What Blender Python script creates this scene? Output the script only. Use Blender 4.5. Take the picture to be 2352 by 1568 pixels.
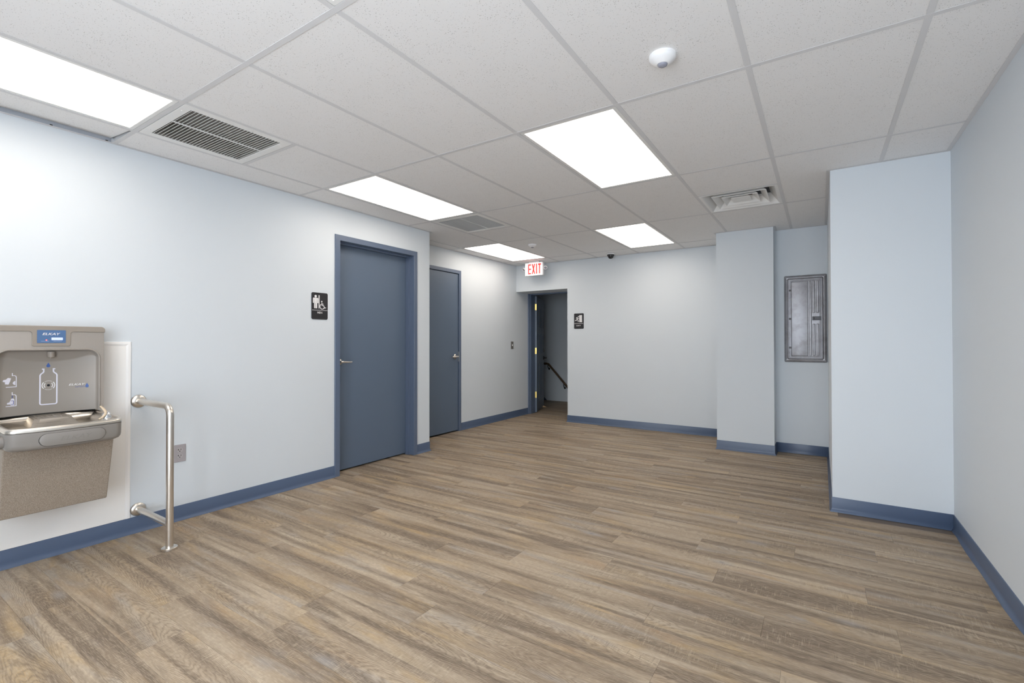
import bpy, bmesh, math, random
from mathutils import Matrix, Vector

for _o in list(bpy.data.objects):
    bpy.data.objects.remove(_o, do_unlink=True)
SC = bpy.context.scene
COL = SC.collection
random.seed(7)

# ------------------------------------------------------------------ camera
cam_d = bpy.data.cameras.new('camera')
cam = bpy.data.objects.new('camera', cam_d)
COL.objects.link(cam)
cam_d.sensor_width = 36.0
cam_d.lens = 1086.11 / 2352.0 * 36.0
cam_d.shift_x = -5.836 / 2352.0
cam_d.shift_y = -9.603 / 2352.0
cam_d.clip_start = 0.05
_f = Vector((-0.54415331, 0.83893317, 0.00939811))
_r = Vector((0.83896369, 0.54418616, -0.0011651))
_u = Vector((0.00609176, -0.00725068, 0.99995516))
_m = Matrix.Identity(4)
for _i in range(3):
    _m[_i][0], _m[_i][1], _m[_i][2] = _r[_i], _u[_i], -_f[_i]
_m[0][3], _m[1][3], _m[2][3] = 3.611, 0.0, 1.1912
cam.matrix_world = _m
SC.camera = cam

# ------------------------------------------------------------------ light, exposure
LAMP_STRENGTH = 4.7
LAMP_COLOUR = (1.0, 0.905, 0.80)
SKY_COLOUR = (0.84, 0.915, 1.0)
SKY_STRENGTH = 7.7
world = bpy.data.worlds.new('overcast_sky')
SC.world = world
world.use_nodes = True
_bg = world.node_tree.nodes['Background']
_bg.inputs[0].default_value = (*SKY_COLOUR, 1)
_bg.inputs[1].default_value = SKY_STRENGTH
SC.view_settings.view_transform = 'Standard'
SC.view_settings.look = 'None'
SC.view_settings.gamma = 1.0
SC.view_settings.use_curve_mapping = False
SC.view_settings.exposure = 0.27
SC.cycles.use_denoising = True
SC.cycles.max_bounces = 7
SC.cycles.diffuse_bounces = 5
SC.cycles.glossy_bounces = 3
SC.cycles.transmission_bounces = 2
SC.cycles.caustics_reflective = False
SC.cycles.use_adaptive_sampling = True
SC.cycles.adaptive_threshold = 0.1
SC.cycles.adaptive_min_samples = 24
SC.cycles.sample_clamp_indirect = 8.0

# ------------------------------------------------------------------ dimensions (metres)
H = 2.398                      # underside of the ceiling grid
TOP = 2.9                      # deck above the ceiling
XA, YC = -0.4715, 3.849        # set-back wall and the corner where it starts
YB, XO, ZT = 6.346, 0.4353, 1.984
XK1, XK2, YK = 2.633, 3.194, 5.641
YP, XQ, YQ, XW = 5.870, 3.670, 4.012, 4.306
YR = -1.2                      # glazed rear wall behind the camera
YS = 8.46                      # stairwell wall

# ------------------------------------------------------------------ materials
def new_mat(name):
    m = bpy.data.materials.new(name)
    m.use_nodes = True
    nt = m.node_tree
    return m, nt, nt.nodes['Principled BSDF']

def N(nt, kind, **kw):
    n = nt.nodes.new(kind)
    for k, v in kw.items():
        if k == 'ins':
            for i, val in v.items():
                n.inputs[i].default_value = val
        else:
            setattr(n, k, v)
    return n

def plain(name, col, rough=0.5, metal=0.0, bump=0.0, bump_scale=300, spec=0.5, coat=0.0):
    m, nt, b = new_mat(name)
    b.inputs['Base Color'].default_value = (*col, 1)
    b.inputs['Roughness'].default_value = rough
    b.inputs['Metallic'].default_value = metal
    b.inputs['Specular IOR Level'].default_value = spec
    b.inputs['Coat Weight'].default_value = coat
    if bump:
        tc = N(nt, 'ShaderNodeTexCoord')
        n = N(nt, 'ShaderNodeTexNoise', ins={'Scale': bump_scale, 'Detail': 3.0})
        bp = N(nt, 'ShaderNodeBump', ins={'Strength': bump, 'Distance': 0.002})
        nt.links.new(tc.outputs['Object'], n.inputs['Vector'])
        nt.links.new(n.outputs['Fac'], bp.inputs['Height'])
        nt.links.new(bp.outputs['Normal'], b.inputs['Normal'])
    return m

def brushed(name, col, rough, direction=(4, 4, 260), aniso=0.0, vary=0.08):
    m, nt, b = new_mat(name)
    b.inputs['Metallic'].default_value = 1.0
    tc = N(nt, 'ShaderNodeTexCoord')
    mp = N(nt, 'ShaderNodeMapping')
    mp.inputs['Scale'].default_value = direction
    n = N(nt, 'ShaderNodeTexNoise', ins={'Scale': 2.0, 'Detail': 4.0})
    nt.links.new(tc.outputs['Object'], mp.inputs[0])
    nt.links.new(mp.outputs[0], n.inputs['Vector'])
    r = N(nt, 'ShaderNodeMapRange', ins={3: rough - vary, 4: rough + vary})
    nt.links.new(n.outputs['Fac'], r.inputs[0])
    nt.links.new(r.outputs[0], b.inputs['Roughness'])
    b.inputs['Base Color'].default_value = (*col, 1)
    b.inputs['Anisotropic'].default_value = aniso
    return m

def speckled(name, c1, c2, scale, rough):
    m, nt, b = new_mat(name)
    tc = N(nt, 'ShaderNodeTexCoord')
    n = N(nt, 'ShaderNodeTexNoise', ins={'Scale': scale, 'Detail': 2.0})
    cr = N(nt, 'ShaderNodeValToRGB')
    cr.color_ramp.elements[0].position = 0.38
    cr.color_ramp.elements[1].position = 0.62
    cr.color_ramp.elements[0].color = (*c1, 1)
    cr.color_ramp.elements[1].color = (*c2, 1)
    bp = N(nt, 'ShaderNodeBump', ins={'Strength': 0.25, 'Distance': 0.001})
    L = nt.links.new
    L(tc.outputs['Object'], n.inputs['Vector']); L(n.outputs['Fac'], cr.inputs[0])
    L(cr.outputs[0], b.inputs['Base Color']); L(n.outputs['Fac'], bp.inputs['Height'])
    L(bp.outputs['Normal'], b.inputs['Normal'])
    b.inputs['Roughness'].default_value = rough
    return m

def emissive(name, col, strength):
    m, nt, b = new_mat(name)
    b.inputs['Base Color'].default_value = (*[min(1, c) for c in col], 1)
    b.inputs['Emission Color'].default_value = (*col, 1)
    b.inputs['Emission Strength'].default_value = strength
    return m

def wall_paint():
    m, nt, b = new_mat('pale_blue_wall_paint')
    tc = N(nt, 'ShaderNodeTexCoord')
    n1 = N(nt, 'ShaderNodeTexNoise', ins={'Scale': 1.3, 'Detail': 3.0})
    mx = N(nt, 'ShaderNodeMix', data_type='RGBA')
    mx.inputs[6].default_value = (0.650, 0.697, 0.740, 1)
    mx.inputs[7].default_value = (0.666, 0.713, 0.755, 1)
    L = nt.links.new
    L(tc.outputs['Object'], n1.inputs['Vector'])
    L(n1.outputs['Fac'], mx.inputs[0]); L(mx.outputs[2], b.inputs['Base Color'])
    b.inputs['Roughness'].default_value = 0.55
    b.inputs['Specular IOR Level'].default_value = 0.3
    return m

def ceiling_tile_mat():
    m, nt, b = new_mat('fissured_ceiling_tile')
    L = nt.links.new
    tc = N(nt, 'ShaderNodeTexCoord'); oi = N(nt, 'ShaderNodeObjectInfo')
    ad = N(nt, 'ShaderNodeVectorMath', operation='ADD')
    ml = N(nt, 'ShaderNodeVectorMath', operation='SCALE')
    L(oi.outputs['Location'], ml.inputs[0]); ml.inputs['Scale'].default_value = 3.7
    L(tc.outputs['Object'], ad.inputs[0]); L(ml.outputs[0], ad.inputs[1])
    warp = N(nt, 'ShaderNodeTexNoise', ins={'Scale': 90.0, 'Detail': 1.0})
    L(ad.outputs[0], warp.inputs['Vector'])
    wm = N(nt, 'ShaderNodeVectorMath', operation='MULTIPLY_ADD')
    wm.inputs[1].default_value = (0.009, 0.009, 0)
    L(warp.outputs['Color'], wm.inputs[0]); L(ad.outputs[0], wm.inputs[2])
    v = N(nt, 'ShaderNodeTexVoronoi', ins={'Scale': 190.0, 'Randomness': 1.0})
    L(wm.outputs[0], v.inputs['Vector'])
    dens = N(nt, 'ShaderNodeTexNoise', ins={'Scale': 14.0, 'Detail': 1.0, 'Roughness': 0.3})
    L(ad.outputs[0], dens.inputs['Vector'])
    # speck radius follows a random value of the cell and a slow density map
    sep = N(nt, 'ShaderNodeSeparateColor'); L(v.outputs['Color'], sep.inputs[0])
    dm = N(nt, 'ShaderNodeMapRange', ins={1: 0.3, 2: 0.7, 3: 0.42, 4: 0.62}); L(dens.outputs['Fac'], dm.inputs[0])
    th = N(nt, 'ShaderNodeMath', operation='MULTIPLY'); L(sep.outputs[0], th.inputs[0]); L(dm.outputs[0], th.inputs[1])
    th2 = N(nt, 'ShaderNodeMath', operation='MULTIPLY', ins={1: 0.60}); L(th.outputs[0], th2.inputs[0])
    lt = N(nt, 'ShaderNodeMath', operation='LESS_THAN'); L(v.outputs['Distance'], lt.inputs[0]); L(th2.outputs[0], lt.inputs[1])
    gate = N(nt, 'ShaderNodeMath', operation='GREATER_THAN', ins={1: 0.25}); L(sep.outputs[1], gate.inputs[0])
    spot = N(nt, 'ShaderNodeMath', operation='MULTIPLY'); L(lt.outputs[0], spot.inputs[0]); L(gate.outputs[0], spot.inputs[1])
    mx = N(nt, 'ShaderNodeMix', data_type='RGBA')
    mx.inputs[6].default_value = (0.86, 0.855, 0.855, 1)
    mx.inputs[7].default_value = (0.54, 0.53, 0.52, 1)
    L(spot.outputs[0], mx.inputs[0]); L(mx.outputs[2], b.inputs['Base Color'])
    b.inputs['Roughness'].default_value = 0.9
    b.inputs['Specular IOR Level'].default_value = 0.1
    return m

def plank_mat():
    m, nt, b = new_mat('weathered_oak_vinyl_plank')
    L = nt.links.new
    tc = N(nt, 'ShaderNodeTexCoord'); oi = N(nt, 'ShaderNodeObjectInfo')
    rs = N(nt, 'ShaderNodeVectorMath', operation='SCALE'); rs.inputs[0].default_value = (61.0, 37.0, 23.0)
    L(oi.outputs['Random'], rs.inputs['Scale'])
    ad = N(nt, 'ShaderNodeVectorMath', operation='ADD')
    L(tc.outputs['Object'], ad.inputs[0]); L(rs.outputs[0], ad.inputs[1])
    P = ad.outputs[0]
    def noise(sx, sy, detail=3.0, rough=0.55, dist=0.0, vec=P, off=0.0):
        mp = N(nt, 'ShaderNodeMapping'); mp.inputs['Scale'].default_value = (sx, sy, 1.0)
        mp.inputs['Location'].default_value = (off, off * 1.7, 0)
        L(vec, mp.inputs[0])
        n = N(nt, 'ShaderNodeTexNoise', ins={'Scale': 1.0, 'Detail': detail, 'Roughness': rough, 'Distortion': dist})
        L(mp.outputs[0], n.inputs['Vector'])
        return n.outputs['Fac']
    def ramp(fac, stops):
        cr = N(nt, 'ShaderNodeValToRGB')
        e = cr.color_ramp.elements
        e[0].position, e[0].color = stops[0][0], (*stops[0][1], 1)
        e[1].position, e[1].color = stops[-1][0], (*stops[-1][1], 1)
        for p_, c_ in stops[1:-1]:
            k = e.new(p_); k.color = (*c_, 1)
        L(fac, cr.inputs[0])
        return cr.outputs[0]
    def rng(fac, a, b_, c=0.0, d=1.0):
        r = N(nt, 'ShaderNodeMapRange', ins={1: a, 2: b_, 3: c, 4: d}); L(fac, r.inputs[0]); return r.outputs[0]
    def mul(a, b_):
        k = N(nt, 'ShaderNodeMath', operation='MULTIPLY'); L(a, k.inputs[0])
        if isinstance(b_, float): k.inputs[1].default_value = b_
        else: L(b_, k.inputs[1])
        return k.outputs[0]
    def mix(fac, a, b_, mode='MIX'):
        k = N(nt, 'ShaderNodeMix', data_type='RGBA', blend_type=mode)
        L(fac, k.inputs[0])
        for s, v in ((6, a), (7, b_)):
            if isinstance(v, tuple): k.inputs[s].default_value = (*v, 1)
            else: L(v, k.inputs[s])
        return k.outputs[2]
    W = (1.0, 1.0, 1.0)
    # broad soft colour drift along the board
    base = ramp(noise(1.1, 7.0, 4.0, 0.55, 0.5), [(0.28, (0.225, 0.168, 0.118)), (0.43, (0.350, 0.272, 0.195)), (0.55, (0.450, 0.364, 0.270)), (0.70, (0.560, 0.470, 0.365))])
    # golden, rust and blue-grey tints
    base = mix(mul(rng(noise(2.0, 7.0, 3.0, 0.5, 0.6, off=11.0), 0.52, 0.68), 0.70), base, (0.500, 0.355, 0.190))
    base = mix(mul(rng(noise(1.6, 6.0, 2.0, 0.5, 0.4, off=31.0), 0.60, 0.74), 0.55), base, (0.400, 0.245, 0.130))
    base = mix(mul(rng(noise(1.8, 9.0, 3.0, 0.5, 0.6, off=23.0), 0.54, 0.68), 0.65), base, (0.365, 0.350, 0.335))
    # long dark streaks running with the grain
    st = noise(0.85, 13.0, 3.0, 0.5, 0.45, off=5.0)
    base = mix(mul(rng(st, 0.52, 0.63), 0.90), base, (0.125, 0.092, 0.066))
    st2 = noise(1.2, 30.0, 2.0, 0.5, 0.35, off=15.0)
    base = mix(mul(rng(st2, 0.54, 0.68), 0.60), base, (0.17, 0.13, 0.095))
    # cathedral figure: nested parabolas down the middle of the board
    sx = N(nt, 'ShaderNodeSeparateXYZ'); L(tc.outputs['Object'], sx.inputs[0])
    def math_(op, a_, b_=None, c_=None):
        k = N(nt, 'ShaderNodeMath', operation=op)
        for i_, v_ in enumerate((a_, b_, c_)):
            if v_ is None: continue
            if isinstance(v_, float): k.inputs[i_].default_value = v_
            else: L(v_, k.inputs[i_])
        return k.outputs[0]
    R0 = oi.outputs['Random']
    yo = math_('MULTIPLY_ADD', math_('FRACT', math_('MULTIPLY', R0, 13.7)), 0.10, -0.05)
    sg = math_('SIGN', math_('SUBTRACT', math_('FRACT', math_('MULTIPLY', R0, 5.13)), 0.5))
    yy = math_('ADD', sx.outputs[1], yo)
    f0 = math_('MULTIPLY', math_('MULTIPLY', yy, yy), 1500.0)
    f1 = math_('MULTIPLY_ADD', math_('MULTIPLY', sx.outputs[0], sg), 17.0, f0)
    f2 = math_('MULTIPLY_ADD', noise(3.0, 14.0, 3.0, 0.55, 0.0, off=51.0), 7.0, f1)
    f3 = math_('MULTIPLY_ADD', noise(16.0, 60.0, 2.0, 0.5, 0.0, off=57.0), 0.9, f2)
    sn = math_('SINE', math_('MULTIPLY', f3, 6.2832))
    cath_mask = rng(noise(1.0, 3.5, 2.0, 0.5, 0.0, off=41.0), 0.40, 0.54)
    base = mix(mul(mul(rng(sn, 0.35, 0.95), cath_mask), 0.50), base, (0.150, 0.115, 0.086))
    base = mix(mul(mul(rng(sn, -0.95, -0.3, 1.0, 0.0), cath_mask), 0.22), base, (0.56, 0.47, 0.36))
    # each board carries a dark heartwood band along its length
    bc = math_('MULTIPLY_ADD', math_('FRACT', math_('MULTIPLY', R0, 29.3)), 0.13, -0.065)
    bw = math_('MULTIPLY_ADD', noise(1.4, 2.0, 2.0, 0.5, 0.0, off=71.0), 0.06, -0.03)
    bd_ = math_('ABSOLUTE', math_('SUBTRACT', math_('ADD', sx.outputs[1], bw), bc))
    bm_ = rng(noise(1.1, 6.0, 3.0, 0.55, 0.0, off=77.0), 0.38, 0.56)
    base = mix(mul(mul(rng(bd_, 0.006, 0.030, 1.0, 0.0), bm_), 0.78), base, (0.120, 0.088, 0.064))
    # fine pores and fibres
    fib = noise(22.0, 300.0, 3.0, 0.6)
    base = mix(rng(fib, 0.35, 0.65, 0.0, 0.42), base, ramp(fib, [(0.40, (0.165, 0.125, 0.09)), (0.60, (0.56, 0.465, 0.36))]))
    # pale and dark saw marks across the grain
    saw = noise(150.0, 16.0, 2.0, 0.6, 0.8)
    sawm = rng(noise(2.6, 10.0, 2.0, 0.5, 0.3, off=67.0), 0.50, 0.62)
    base = mix(mul(mul(rng(saw, 0.54, 0.66), sawm), 0.38), base, (0.58, 0.485, 0.365))
    sawd = noise(130.0, 14.0, 2.0, 0.6, 0.8, off=3.0)
    base = mix(mul(mul(rng(sawd, 0.56, 0.68), sawm), 0.45), base, (0.18, 0.145, 0.115))
    # mottling
    mot = noise(45.0, 110.0, 4.0, 0.6)
    base = mix(rng(mot, 0.3, 0.7, 0.34, 0.0), base, (0.19, 0.148, 0.11))
    # a few small knots
    kv = N(nt, 'ShaderNodeTexVoronoi', ins={'Scale': 1.0, 'Randomness': 1.0})
    km = N(nt, 'ShaderNodeMapping'); km.inputs['Scale'].default_value = (1.6, 4.0, 1.0); L(P, km.inputs[0]); L(km.outputs[0], kv.inputs['Vector'])
    base = mix(rng(kv.outputs['Distance'], 0.012, 0.035, 0.8, 0.0), base, (0.075, 0.065, 0.06))
    base = mix(rng(kv.outputs['Distance'], 0.03, 0.14, 0.40, 0.0), base, (0.36, 0.355, 0.36))
    # board to board brightness
    br = N(nt, 'ShaderNodeHueSaturation')
    L(base, br.inputs['Color']); L(rng(oi.outputs['Random'], 0, 1, 0.95, 1.02), br.inputs['Value'])
    br.inputs['Saturation'].default_value = 1.06
    L(br.outputs[0], b.inputs['Base Color'])
    L(rng(fib, 0.3, 0.7, 0.46, 0.60), b.inputs['Roughness'])
    b.inputs['Specular IOR Level'].default_value = 0.25
    return m

M = {}
M['wall'] = wall_paint()
M['tile'] = ceiling_tile_mat()
M['plank'] = plank_mat()
M['subfloor'] = plain('dark_floor_joint', (0.16, 0.13, 0.11), 0.8)
M['base'] = plain('slate_blue_vinyl_base', (0.082, 0.118, 0.195), 0.38, bump=0.03, bump_scale=40)
M['door'] = plain('slate_blue_door_paint', (0.108, 0.148, 0.212), 0.42, bump=0.05, bump_scale=350)
M['frame'] = plain('slate_blue_frame_enamel', (0.105, 0.142, 0.215), 0.34)
M['tee'] = plain('white_grid_steel', (0.70, 0.70, 0.71), 0.75, spec=0.2)
M['bare_steel'] = plain('bare_grid_steel', (0.50, 0.54, 0.60), 0.4, 0.6)
M['white'] = plain('white_enamel', (0.84, 0.84, 0.83), 0.45)
M['white_plastic'] = plain('white_plastic', (0.86, 0.86, 0.87), 0.35)
M['frp'] = plain('white_wall_board', (0.86, 0.845, 0.82), 0.45, bump=0.25, bump_scale=180)
M['frp_trim'] = plain('white_edge_trim', (0.88, 0.87, 0.86), 0.4)
M['lamp'] = emissive('lamp_diffuser', LAMP_COLOUR, LAMP_STRENGTH)
M['duct'] = plain('duct_grey', (0.34, 0.32, 0.305), 0.8)
M['duct_dark'] = plain('duct_shadow_grey', (0.26, 0.26, 0.27), 0.8)
M['louver'] = plain('grille_white', (0.80, 0.80, 0.79), 0.45)
M['steel'] = brushed('brushed_stainless', (0.70, 0.655, 0.59), 0.30)
M['steel_panel'] = brushed('brushed_stainless_panel', (0.53, 0.485, 0.44), 0.46, (4, 220, 4))
M['tube'] = brushed('satin_stainless_tube', (0.74, 0.70, 0.645), 0.30, (2, 2, 2))
M['chrome'] = plain('polished_chrome', (0.86, 0.86, 0.88), 0.08, 1.0)
M['satin_nickel'] = plain('satin_nickel', (0.72, 0.69, 0.64), 0.22, 1.0)
M['taupe'] = plain('taupe_plastic', (0.30, 0.262, 0.225), 0.45)
M['liner'] = plain('taupe_liner_plastic', (0.315, 0.282, 0.250), 0.36)
M['apron'] = plain('grey_apron_plastic', (0.25, 0.232, 0.215), 0.40)
M['emboss'] = plain('grey_apron_emboss', (0.225, 0.208, 0.192), 0.40)
M['groove'] = plain('dark_groove', (0.05, 0.045, 0.04), 0.7)
M['granite'] = speckled('tan_granite_vinyl', (0.235, 0.190, 0.150), (0.42, 0.355, 0.29), 420.0, 0.55)
M['display'] = plain('display_blue', (0.085, 0.165, 0.33), 0.25)
M['print_white'] = plain('printed_white', (0.74, 0.73, 0.82), 0.5)
M['print_blue'] = plain('printed_blue', (0.045, 0.11, 0.36), 0.45)
M['print_navy'] = plain('printed_navy', (0.09, 0.11, 0.30), 0.45)
M['lens_black'] = plain('black_lens', (0.012, 0.012, 0.014), 0.15)
M['beige'] = plain('beige_rubber', (0.66, 0.53, 0.38), 0.5)
M['sign_black'] = plain('sign_black', (0.022, 0.021, 0.024), 0.4)
M['sign_white'] = plain('sign_white', (0.78, 0.77, 0.78), 0.5)
M['exit_face'] = emissive('exit_face_white', (1.0, 0.96, 0.97), 0.28)
M['exit_red'] = emissive('exit_red', (0.86, 0.045, 0.04), 0.55)
M['outlet'] = plain('grey_outlet_plate', (0.37, 0.345, 0.36), 0.45)
M['outlet_face'] = plain('grey_outlet_face', (0.42, 0.395, 0.40), 0.4)
M['slot'] = plain('dark_slot', (0.02, 0.018, 0.02), 0.6)
M['brass'] = plain('polished_brass', (0.78, 0.60, 0.20), 0.30, 1.0)
M['oak'] = plain('dark_handrail_wood', (0.105, 0.062, 0.032), 0.4)
M['wedge'] = plain('pale_wood', (0.58, 0.40, 0.22), 0.6)
M['iron'] = plain('dark_bracket_metal', (0.05, 0.05, 0.055), 0.4, 0.8)
M['pane'] = None
M['camera_dome'] = plain('smoked_dome', (0.02, 0.02, 0.022), 0.08)
M['sensor_lens'] = plain('grey_sensor_lens', (0.30, 0.31, 0.37), 0.25)
M['red_led'] = emissive('red_indicator', (1.0, 0.10, 0.08), 2.0)
M['counter'] = emissive('counter_window', (0.55, 0.62, 0.95), 0.35)

def panel_grey():
    m, nt, b = new_mat('worn_grey_panel_enamel')
    L = nt.links.new
    tc = N(nt, 'ShaderNodeTexCoord')
    n = N(nt, 'ShaderNodeTexNoise', ins={'Scale': 7.0, 'Detail': 5.0, 'Roughness': 0.65}); L(tc.outputs['Object'], n.inputs['Vector'])
    cr = N(nt, 'ShaderNodeValToRGB')
    cr.color_ramp.elements[0].position = 0.30; cr.color_ramp.elements[0].color = (0.215, 0.208, 0.212, 1)
    cr.color_ramp.elements[1].position = 0.55; cr.color_ramp.elements[1].color = (0.345, 0.345, 0.37, 1)
    L(n.outputs['Fac'], cr.inputs[0]); L(cr.outputs[0], b.inputs['Base Color'])
    b.inputs['Roughness'].default_value = 0.36
    b.inputs['Metallic'].default_value = 0.35
    return m
M['panel'] = panel_grey()
M['panel_dark'] = plain('grey_panel_groove', (0.11, 0.108, 0.11), 0.5)

def pane_mat():
    m, nt, b = new_mat('window_glass')
    out = nt.nodes['Material Output']
    tr = N(nt, 'ShaderNodeBsdfTransparent'); gl = N(nt, 'ShaderNodeBsdfGlossy', ins={'Roughness': 0.02})
    mx = N(nt, 'ShaderNodeMixShader', ins={0: 0.08})
    nt.links.new(tr.outputs[0], mx.inputs[1]); nt.links.new(gl.outputs[0], mx.inputs[2]); nt.links.new(mx.outputs[0], out.inputs[0])
    return m
M['pane'] = pane_mat()

# ------------------------------------------------------------------ mesh builder
ORIGIN = {}
def tag(o, label=None, cat=None, group=None, kind=None):
    if label: o['label'] = label
    if cat: o['category'] = cat
    if group: o['group'] = group
    if kind: o['kind'] = kind
    return o

def empty(name, loc, label, cat, group=None, kind=None):
    o = bpy.data.objects.new(name, None)
    o.empty_display_size = 0.1
    COL.objects.link(o); o.location = loc
    ORIGIN[o.name] = Vector(loc)
    return tag(o, label, cat, group, kind)

F_LEFT = lambda u, v, w: (w, u, v)           # on a wall facing +x: u = y, v = z, w = out of the wall
F_BACK = lambda u, v, w: (u, -w, v)          # on a wall facing -y
F_CEIL = lambda u, v, w: (u, v, -w)          # hanging from the ceiling

class MB:
    def __init__(s): s.v = []; s.f = []
    def add(s, vs, fs):
        n = len(s.v); s.v += [Vector(p) for p in vs]; s.f += [tuple(i + n for i in f) for f in fs]; return s
    def box(s, x0, x1, y0, y1, z0, z1):
        return s.add([(x0, y0, z0), (x1, y0, z0), (x1, y1, z0), (x0, y1, z0), (x0, y0, z1), (x1, y0, z1), (x1, y1, z1), (x0, y1, z1)],
                     [(0, 3, 2, 1), (4, 5, 6, 7), (0, 1, 5, 4), (1, 2, 6, 5), (2, 3, 7, 6), (3, 0, 4, 7)])
    def fbox(s, fr, u0, u1, v0, v1, w0, w1):
        P = [fr(u, v, w) for w in (w0, w1) for (u, v) in ((u0, v0), (u1, v0), (u1, v1), (u0, v1))]
        return s.add(P, [(0, 3, 2, 1), (4, 5, 6, 7), (0, 1, 5, 4), (1, 2, 6, 5), (2, 3, 7, 6), (3, 0, 4, 7)])
    def prism(s, pts, w0, w1, fr):
        n = len(pts)
        P = [fr(u, v, w0) for u, v in pts] + [fr(u, v, w1) for u, v in pts]
        return s.add(P, [tuple(range(n))[::-1], tuple(range(n, 2 * n))] + [(i, (i + 1) % n, n + (i + 1) % n, n + i) for i in range(n)])
    def disc(s, u, v, r, w0, w1, fr, seg=20, ry=None):
        return s.prism([(u + r * math.cos(2 * math.pi * i / seg), v + (ry or r) * math.sin(2 * math.pi * i / seg)) for i in range(seg)], w0, w1, fr)
    def stroke(s, pts, wd, w0, w1, fr, seg=10):
        """a flat ribbon along a polyline, mitred at the bends"""
        P = [Vector(p) for p in pts]; l = []; r = []
        for i, p in enumerate(P):
            ns = []
            for a, b in ((i - 1, i), (i, i + 1)):
                if 0 <= a and b < len(P):
                    d = (P[b] - P[a]).normalized(); ns.append(Vector((-d.y, d.x)))
            n = ns[0] if len(ns) == 1 else (ns[0] + ns[1]) / max(1 + ns[0].dot(ns[1]), 0.35)
            l.append(p + n * wd / 2); r.append(p - n * wd / 2)
        n = len(P); V = []
        for w_ in (w0, w1):
            V += [fr(q.x, q.y, w_) for q in l] + [fr(q.x, q.y, w_) for q in r]
        F = []
        for i in range(n - 1):
            F += [(i, i + 1, n + i + 1, n + i), (2 * n + i, 3 * n + i, 3 * n + i + 1, 2 * n + i + 1),
                  (i, 2 * n + i, 2 * n + i + 1, i + 1), (n + i, n + i + 1, 3 * n + i + 1, 3 * n + i)]
        F += [(0, n, 3 * n, 2 * n), (n - 1, 3 * n - 1, 4 * n - 1, 2 * n - 1)]
        return s.add(V, F)
    def rings(s, rs, caps=(True, True), closed=True):
        n = len(rs[0]); P = [p for r in rs for p in r]; F = []
        for k in range(len(rs) - 1):
            for i in range(n if closed else n - 1):
                j = (i + 1) % n
                F.append((k * n + i, k * n + j, (k + 1) * n + j, (k + 1) * n + i))
        if caps[0]: F.append(tuple(range(n))[::-1])
        if caps[1]: F.append(tuple(range((len(rs) - 1) * n, len(rs) * n)))
        return s.add(P, F)
    def tube(s, path, r, seg=14, caps=(True, True)):
        path = [Vector(p) for p in path]; rs = []; up = None
        for i, p in enumerate(path):
            a = path[max(i - 1, 0)]; b = path[min(i + 1, len(path) - 1)]
            t = (b - a).normalized()
            if up is None:
                up = Vector((0, 0, 1)) if abs(t.z) < 0.9 else Vector((0, 1, 0))
            e1 = (up - t * up.dot(t)).normalized(); e2 = t.cross(e1); up = e1
            rr = r[i] if isinstance(r, (list, tuple)) else r
            rs.append([p + (e1 * math.cos(2 * math.pi * k / seg) + e2 * math.sin(2 * math.pi * k / seg)) * rr for k in range(seg)])
        return s.rings(rs, caps)
    def lathe(s, prof, c, axis=(0, 0, 1), seg=28, caps=(True, True)):
        ax = Vector(axis).normalized(); e1 = ax.orthogonal().normalized(); e2 = ax.cross(e1); c = Vector(c)
        return s.rings([[c + ax * h + (e1 * math.cos(2 * math.pi * k / seg) + e2 * math.sin(2 * math.pi * k / seg)) * max(r, 1e-5) for k in range(seg)] for r, h in prof], caps)
    def mesh(s, name, off=Vector((0, 0, 0))):
        me = bpy.data.meshes.new(name)
        me.from_pydata([tuple(p - off) for p in s.v], [], s.f); me.update()
        bm = bmesh.new(); bm.from_mesh(me); bmesh.ops.recalc_face_normals(bm, faces=bm.faces); bm.to_mesh(me); bm.free()
        return me
    def build(s, name, mat, parent=None, smooth=False, bevel=0.0, seg=2, origin=None, angle=40):
        if parent is not None:
            off = ORIGIN[parent.name]
        elif origin is not None: off = Vector(origin)
        else:
            xs = [p.x for p in s.v]; ys = [p.y for p in s.v]; zs = [p.z for p in s.v]
            off = Vector(((min(xs) + max(xs)) / 2, (min(ys) + max(ys)) / 2, min(zs)))
        me = s.mesh(name, off); me.materials.append(mat)
        if smooth:
            for p in me.polygons: p.use_smooth = True
            me.set_sharp_from_angle(angle=math.radians(angle))
        o = bpy.data.objects.new(name, me); COL.objects.link(o)
        if parent is None: o.location = off
        else: o.parent = parent
        ORIGIN[o.name] = off
        if bevel:
            b = o.modifiers.new('bevel', 'BEVEL'); b.width = bevel; b.segments = seg; b.limit_method = 'ANGLE'; b.angle_limit = math.radians(35)
            b.harden_normals = False
        return o

def rrect(u0, u1, v0, v1, r, seg=6):
    out = []
    for cx, cy, a in ((u1 - r, v1 - r, 0), (u0 + r, v1 - r, 90), (u0 + r, v0 + r, 180), (u1 - r, v0 + r, 270)):
        for k in range(seg + 1):
            t = math.radians(a + 90.0 * k / seg); out.append((cx + r * math.cos(t), cy + r * math.sin(t)))
    return out

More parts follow.
